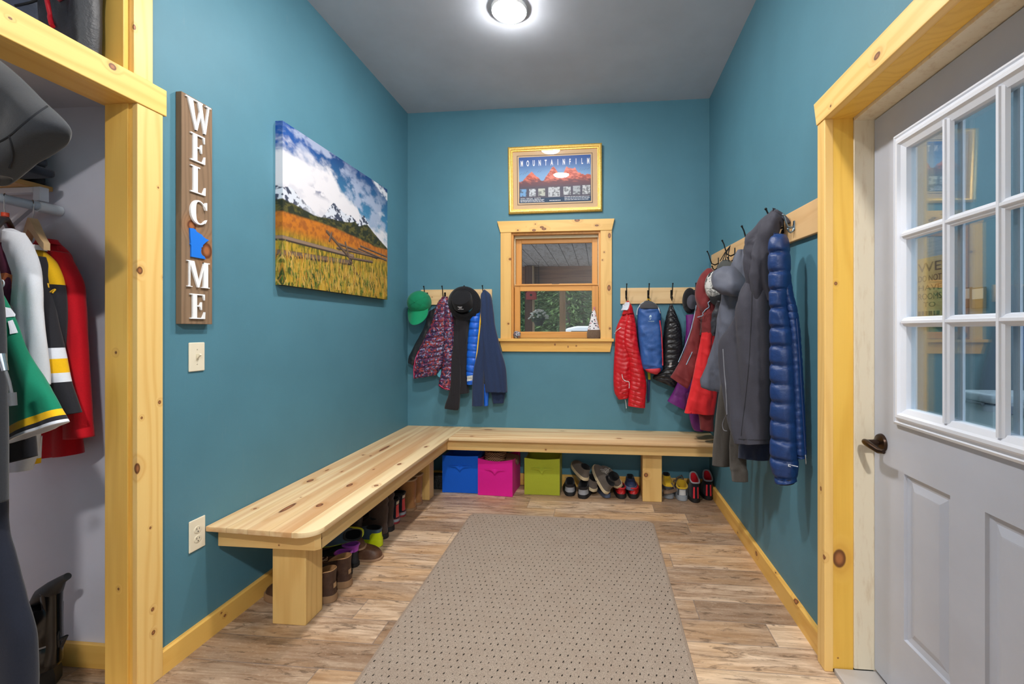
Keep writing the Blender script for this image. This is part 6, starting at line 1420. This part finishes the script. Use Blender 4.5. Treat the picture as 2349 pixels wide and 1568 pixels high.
STN = NT('speckled_stone'); _n = STN.noise(STN.obj(), 70, 4.0, .7); STN = STN.fin(STN.mix(STN.mr(STN.noise(STN.obj(), 46, 2.0), .6, .62), STN.mix(STN.mr(_n, .48, .52), lin((54, 56, 66)), lin((176, 176, 182))), lin((170, 62, 60))), .7)
m = MB(); R2 = []
for i in range(11):
    th = PI * (i + .05) / 10.1; R2.append([V((sp_.x + .033 * math.sin(th) * math.cos(f) * (1 + .16 * noise.noise(V((math.cos(f) * 2, math.sin(f) * 2, th)))), YB - .012 + .022 * math.sin(th) * math.sin(f), 1.227 + .031 - .031 * math.cos(th) * (1 + .12 * noise.noise(V((math.cos(f) * 1.4, 5, th)))) + 0)) for f in [2 * PI * k / 20 for k in range(20)]])
so = m.loft(list(reversed(R2))).obj('stone_body', STN, st, 60)

# ================================================================== OUTSIDE THE BACK WINDOW
PCM = NT('weathered_board_ceiling'); _p = PCM.obj(); _x, _y, _z = PCM.xyz(_p)
_f = PCM.math('FRACT', PCM.math('DIVIDE', _x, .19)); _e = PCM.mr(PCM.math('MINIMUM', _f, PCM.math('SUBTRACT', 1.0, _f)), .015, .03, 1, 0)
_s = PCM.noise(PCM.scl(_p, (14, 3.5, 1)), 1.4, 5.0, .7, 1.0)
_c = PCM.mix(PCM.mr(_s, .45, .72), lin((236, 226, 230)), lin((176, 156, 152)))
PCM = PCM.fin(PCM.mix(_e, _c, lin((62, 52, 52))), .7)
PZ = 2.5
struct('ceiling_porch', MB().box(-6, 1.7, YB + .14, 8.6, PZ, PZ + .1), PCM)
struct('trim_15', MB().box(-6, 1.7, 8.45, 8.65, PZ - .38, PZ), pine('porch_beam', 'x', (150, 104, 74), (112, 74, 50), seed=20.2, rough=.7))
struct('ground', MB().box(-30, 30, YB + .14, 60, -.3, -.2).box(1.18, 30, -8, YB + .2, -.3, -.2), painted('gravel_drive', (122, 116, 102), .9, .6))
pb = at_y(1216, 700, 8.3); 
t = thing('porch_post', 'dark brown square porch post seen at the left of the window', 'post', (pb.x, 8.3, -.2))
MB().box(pb.x - .085, pb.x + .06, 8.2, 8.38, -.2, PZ - .02, .006).obj('shaft', pine('dark_stained_post', 'z', (104, 66, 46), (72, 44, 30), seed=21, rough=.7), t)
MB().box(pb.x + .06, pb.x + .075, 8.2, 8.38, -.2, PZ - .02).obj('corner_strip', plain('tan_strip', (190, 158, 120), .7), t)
rb = at_y(1220, 676, 8.15)
t = thing('birdhouse', 'red birdhouse fixed on the brown porch post', 'birdhouse', (rb.x, 8.15, rb.z))
bf_ = Fr((rb.x, 8.18, rb.z), (1, 0, 0), (0, 0, 1), (0, -1, 0))
MB().prism(bf_, [(-.09, -.09), (.09, -.09), (.09, .03), (0, .12), (-.09, .03)], 0, .13, .004).obj('house', plain('red_paint', (176, 40, 40), .6), t)
MB().lathe(Fr(bf_.p(0, -.01, .13), bf_.r, bf_.u, bf_.n), [(.022, 0), (.02, .002)], 16).obj('entrance', DARK, t)
MB().prism(bf_, [(-.11, .03), (0, .135), (.11, .03), (.10, .05), (0, .15), (-.10, .05)], -.02, .15).obj('roof', plain('dark_red_roof', (120, 30, 32), .6), t)
pp_ = at_y(1290, 700, 8.4)
t = thing('porch_post', 'peeled pine porch post in the middle of the window', 'post', (pp_.x, 8.5, -.2))
MB().box(pp_.x - .055, pp_.x + .055, 8.4, 8.52, -.2, PZ - .37, .006).obj('shaft', pine('pale_post', 'z', (196, 156, 112), (156, 112, 72), seed=22, rough=.7), t)
fb_ = at_y(1236, 718, 7.9)
t = thing('flower_basket', 'hanging basket of white flowers beside the brown porch post', 'flower basket', (fb_.x, 7.9, fb_.z))
ff = Fr((fb_.x, 7.9, fb_.z - .08), (1, 0, 0), (0, 1, 0), (0, 0, 1))
MB().lathe(ff, [(.06, -.14), (.11, -.04), (.125, .0), (.115, .0)], 24).obj('pot', plain('dark_pot', (44, 46, 40), .7), t, 50)
m = MB(); rg = random.Random(2)
for k in range(90):
    a = rg.random() * 2 * PI; b = rg.random() * PI * .55; r = .15 * (.8 + .3 * rg.random()); c = ff.p(r * math.sin(b) * math.cos(a) * 1.1, r * math.sin(b) * math.sin(a), r * math.cos(b) * .9)
    m.ball(c, .022, .022, .012, 7, 4)
m.obj('blossoms', plain('white_petals', (236, 236, 226), .7), t, 60)
m = MB()
for k in range(120):
    a = rg.random() * 2 * PI; b = rg.random() * PI * .7; r = .13 * (.8 + .3 * rg.random()); c = ff.p(r * math.sin(b) * math.cos(a) * 1.1, r * math.sin(b) * math.sin(a), r * math.cos(b) * .8 - .02)
    m.ball(c, .018, .018, .006, 6, 3)
m.obj('leaves', plain('flower_leaves', (70, 104, 52), .7), t, 60)
MB().tube([ff.p(0, 0, .0), ff.p(0, 0, PZ - fb_.z + .08)], .004, 5).obj('hanger_wire', BLACKM, t)
LEAF = NT('spruce_needles'); _n = LEAF.noise(LEAF.obj(), 2.5, 3.0); _m = LEAF.noise(LEAF.obj(), 30, 3.0)
LEAF = LEAF.fin(LEAF.mix(LEAF.mr(_m, .4, .6), LEAF.mix(LEAF.mr(_n, .4, .6), lin((62, 92, 46)), lin((120, 146, 80))), lin((92, 118, 66))), .8)
BARK = plain('spruce_bark', (120, 104, 90), .9)
def tree(label, x, y, h, r, seed, n=12000):
    t = thing('spruce_tree', label, 'tree', (x, y, -.2), group='trees beyond the porch'); rg = random.Random(seed)
    MB().tube([V((x, y, -.2)), V((x, y, h * .5)), V((x, y, h * .95))], [.10, .07, .02], 8).obj('trunk', BARK, t, 50)
    vs, fs = [], []
    for k in range(n):
        f = rg.random() ** .8; z = .1 + h * f; rad = r * (1 - f * .92) * (.35 + .65 * rg.random()); a = rg.random() * 2 * PI
        c = V((x + rad * math.cos(a), y + rad * math.sin(a), z - rad * .25)); s = .035 + .045 * rg.random()
        d = V((math.cos(a + rg.uniform(-.6, .6)), math.sin(a + rg.uniform(-.6, .6)), rg.uniform(-.6, .3))).normalized() * s * 1.7; e = V((-d.y, d.x, rg.uniform(-.05, .05))).normalized() * s * .5
        i = len(vs); vs += [c - d, c + e - d * .2, c + d, c - e - d * .2]; fs.append((i, i + 1, i + 2, i + 3))
    me = bpy.data.meshes.new('foliage'); me.from_pydata([tuple(v) for v in vs], [], fs); link_mesh('foliage', me, LEAF, t)
tree('dark spruce left of the brown post outside the window', -2.6, 13.2, 6.5, 1.7, 1)
tree('bushy spruce between the two porch posts outside', -.9, 12.6, 6.0, 1.6, 2)
tree('pale spruce right of the pine post outside the window', .9, 12.8, 5.5, 1.6, 3)
tree('tall spruce at the right edge of the window view', 2.4, 14.2, 7.5, 1.9, 4)
tree('spruce farthest behind the brown porch post', -4.4, 16.5, 9.0, 2.4, 5, 14000)
tree('spruce farthest behind the pine porch post', -.6, 16.4, 9.0, 2.6, 6, 14000)
tree('spruce farthest behind the white vehicle', 3.4, 17.6, 9.5, 2.8, 7, 14000)
vs, fs = [], []; rg = random.Random(77)
for k in range(14000):
    c = V((rg.uniform(-13, 9), rg.uniform(19, 23), -.2 + 9 * rg.random() ** 1.2)); s = .09 + .12 * rg.random()
    d = V((rg.uniform(-1, 1), rg.uniform(-.4, .4), rg.uniform(-.7, .5))).normalized() * s * 1.5; e = V((-d.z, rg.uniform(-.3, .3), d.x)).normalized() * s * .6
    i = len(vs); vs += [c - d, c + e - d * .2, c + d, c - e - d * .2]; fs.append((i, i + 1, i + 2, i + 3))
me = bpy.data.meshes.new('forest_foliage'); me.from_pydata([tuple(v) for v in vs], [], fs)
tag(link_mesh('forest_foliage', me, LEAF), 'dense green woodland filling the view behind the spruces', 'foliage', None, 'stuff')
struct('hills', MB().prism(Fr((0, 23, 0), (1, 0, 0), (0, 0, 1), (0, -1, 0)), [(-40, -.3), (40, -.3), (40, 9), (20, 12), (0, 11), (-20, 13), (-40, 10)], -4, -.2), painted('wooded_hillside', (58, 80, 44), .95, .5))
cp = at_y(1345, 752, 11.0)
t = thing('vehicle', 'white vehicle roof just visible above the window sill', 'vehicle', (cp.x + .8, 11.2, -.2))
cf_ = Fr((cp.x + .95, 11.0, 0), (1, 0, 0), (0, 0, 1), (0, -1, 0)); ztop = cp.z + .05
MB().prism(cf_, [(-2.1, .05), (2.1, .05), (2.1, ztop - .75), (1.3, ztop - .62), (-2.1, ztop - .60)], -1.7, 0, .06, 3).obj('body', plain('white_car_paint', (226, 228, 230), .25), t, 40)
cb = MB().prism(cf_, [(-2.0, ztop - .62), (1.2, ztop - .62), (.55, ztop - .05), (.35, ztop), (-1.2, ztop), (-1.45, ztop - .06)], -1.62, -.08, .05, 3).obj('cabin', plain('white_car_paint', (226, 228, 230), .25), t, 40)
MB().prism(cf_, [(-1.65, ztop - .56), (-.45, ztop - .56), (-.45, ztop - .12), (-1.32, ztop - .12)], -.12, -.07).obj('side_window', plain('dark_car_glass', (54, 62, 66), .1), cb)
MB().prism(cf_, [(-.35, ztop - .56), (.95, ztop - .56), (.5, ztop - .12), (-.35, ztop - .12)], -.12, -.07).obj('side_window', plain('dark_car_glass', (54, 62, 66), .1), cb)
for dx in (-1.3, 1.3):
    MB().lathe(Fr(cf_.p(dx, .12, .02), cf_.r, cf_.u, cf_.n), [(.32, -.22), (.34, -.18), (.34, -.03), (.30, 0), (.18, .0)], 28).obj('wheel', plain('tyre', (34, 34, 36), .8), t, 40)

# ================================================================== BEYOND THE DOOR
PORCH = painted('slate_porch_wall', (112, 128, 136), .7, .2)
struct('wall_porch', MB().box(3.6, 3.7, -1.5, 12.5, -.3, 4.2), PORCH)
struct('floor_porch', MB().box(1.18, 3.7, -1.6, 8.4, -.2, -.05), painted('porch_deck', (140, 128, 116), .8, .3))
fz = .86
a_ = at_z(2205, 893, fz); b_ = at_z(2268, 904, fz)
t = thing('chest_freezer', 'white chest freezer seen through the lower door panes', 'freezer', (a_.x + .3, a_.y, -.05))
FRZ = plain('white_enamel', (206, 214, 218), .35)
MB().box(a_.x, a_.x + .6, b_.y - .02, a_.y, -.05, fz - .075, .012).obj('cabinet', FRZ, t, 40)
MB().box(a_.x - .012, a_.x + .61, b_.y - .03, a_.y + .01, fz - .065, fz, .016, 3).obj('lid', FRZ, t, 40)
MB().box(a_.x - .02, a_.x + .0, (a_.y + b_.y) / 2 - .08, (a_.y + b_.y) / 2 + .08, fz - .085, fz - .065, .004).obj('handle', plain('grey_handle', (120, 126, 130), .4), t)
c_ = at_z(2334, 922, .80)
t = thing('storage_cabinet', 'pale grey cabinet under white sunglasses seen through the door', 'cabinet', (c_.x, c_.y, -.05))
MB().box(c_.x - .16, c_.x + .5, c_.y - .5, c_.y, -.05, .74, .01).obj('carcass', plain('pale_grey_laminate', (190, 194, 192), .45), t, 40)
MB().box(c_.x - .17, c_.x + .5, c_.y - .51, c_.y + .01, .745, .80, .008).obj('top', plain('mid_grey_laminate', (150, 154, 152), .45), t, 40)
MB().box(c_.x - .168, c_.x - .16, c_.y - .49, c_.y - .02, .02, .72, .002).obj('door_panel', plain('pale_grey_laminate', (190, 194, 192), .45), t, 40)
t = thing('sunglasses', 'white sunglasses lying on the grey cabinet beyond the door', 'sunglasses', (c_.x - .08, c_.y - .06, .80))
gx_, gy_ = c_.x - .10, c_.y - .06
gfr = Fr((gx_, gy_, .827), (.55, -.83, 0), (0, 0, 1), (-.83, -.55, 0))
for s in (-1, 1):
    el = [(s * .034 + .028 * math.cos(2 * PI * k / 24), .021 * math.sin(2 * PI * k / 24)) for k in range(24)]
    MB().tube([gfr.p(a, b) for a, b in el], .004, 6, True).obj('frame', WHITEP, t, 60)
    MB().prism(gfr, el, -.001, .001).obj('lens', plain('dark_lens', (26, 30, 36), .08), t)
    MB().tube([gfr.p(s * .064, .008, 0), gfr.p(s * .066, .008, -.10), gfr.p(s * .062, -.02, -.135)], .003, 6).obj('temple', WHITEP, t, 60)
MB().tube([gfr.p(-.008, .006), gfr.p(.008, .006)], .003, 6).obj('bridge', WHITEP, t)
sx_ = 3.585; s0, s1 = at_x(2106, 596, sx_), at_x(2168, 596, sx_); sb = at_x(2106, 750, sx_)
t = thing('printed_sign', 'brown wooden sign with stacked capital lettering seen through the door glass', 'sign', (sx_, s0.y, sb.z))
sf = Fr((sx_, s0.y, 0), (0, -1, 0), (0, 0, 1), (-1, 0, 0)); SW_ = abs(s0.y - s1.y)
MB().fbox(sf, 0, SW_, sb.z, s0.z, 0, .015, .002).obj('board', plain('tan_board', (176, 142, 86), .8), t)
INK = plain('dark_brown_ink', (58, 40, 24), .8); H_ = s0.z - sb.z
for (tx, f, hh) in (('WE', .80, .15), ('DO NOT', .66, .10), ('HAVE', .53, .09), ('ROOMS', .40, .10), ('TO', .29, .08)):
    me = text_mesh(tx, Fr(sf.p(SW_ / 2, sb.z + H_ * f, .0155), sf.r, sf.u, sf.n), H_ * hh * 1.25, .001, 1.0, 'CENTER')
    xs_ = [ (v.co - sf.o).dot(sf.r) for v in me.vertices]; wd_ = max(xs_) - min(xs_); k = SW_ * (.86 if tx != 'TO' else .45) / wd_
    for v in me.vertices:
        q = (v.co - sf.o).dot(sf.r); v.co += sf.r * ((q - SW_ / 2) * (k - 1))
    link_mesh('lettering', me, INK, t)
m = MB(); rg = random.Random(9)
for f in (.17, .09, .02):
    x = .02
    while x < SW_ - .05: L = .03 + .03 * rg.random(); m.fbox(sf, x, min(x + L, SW_ - .02), sb.z + H_ * f, sb.z + H_ * (f + .06), .0152, .0165); x += L + .015
m.obj('worn_lettering', INK, t)
for u, lb in ((2217, 'left of two dark-framed notes on the porch wall beyond the door'), (2248, 'right of two dark-framed notes on the porch wall beyond the door')):
    p = at_x(u, 683, sx_); t = thing('framed_note', lb, 'frame', p, group='framed notes beyond the door')
    nf = Fr((sx_, p.y, p.z), (0, -1, 0), (0, 0, 1), (-1, 0, 0))
    MB().fbox(nf, -.075, .075, -.10, .10, 0, .02, .003).obj('frame', plain('dark_frame', (58, 40, 28), .6), t)
    MB().fbox(nf, -.062, .062, -.01, .088, .018, .0215).obj('note', plain('pale_note', (196, 180, 160), .8), t)
    MB().fbox(nf, -.062, .062, -.09, -.014, .018, .0215).obj('lower_picture', plain('brown_print', (96, 70, 50), .8), t)

# ================================================================== WORLD, CAMERA
wd = bpy.data.worlds.new('World'); bpy.context.scene.world = wd; wd.use_nodes = True
nt = wd.node_tree; bg = nt.nodes['Background']; bg.inputs[0].default_value = (.80, .88, 1.0, 1); bg.inputs[1].default_value = .46
cam = bpy.data.cameras.new('Camera'); co = bpy.data.objects.new('Camera', cam); COL.objects.link(co)
co.location = (0, 0, CAM_H); co.rotation_euler = (PI / 2, 0, YAW)
cam.sensor_width = 36; cam.sensor_fit = 'HORIZONTAL'; cam.lens = 36 * F_PX / 2349
cam.shift_x = -(U0 - 1174.5) / 2349; cam.shift_y = -(784 - V0) / 2349
cam.clip_start = .02; cam.clip_end = 200
sc = bpy.context.scene; sc.camera = co
vs = sc.view_settings
sc.display_settings.display_device = 'sRGB'
vs.view_transform = 'Standard'; vs.look = 'None'; vs.gamma = 1.0; vs.use_curve_mapping = False; vs.exposure = 2.55
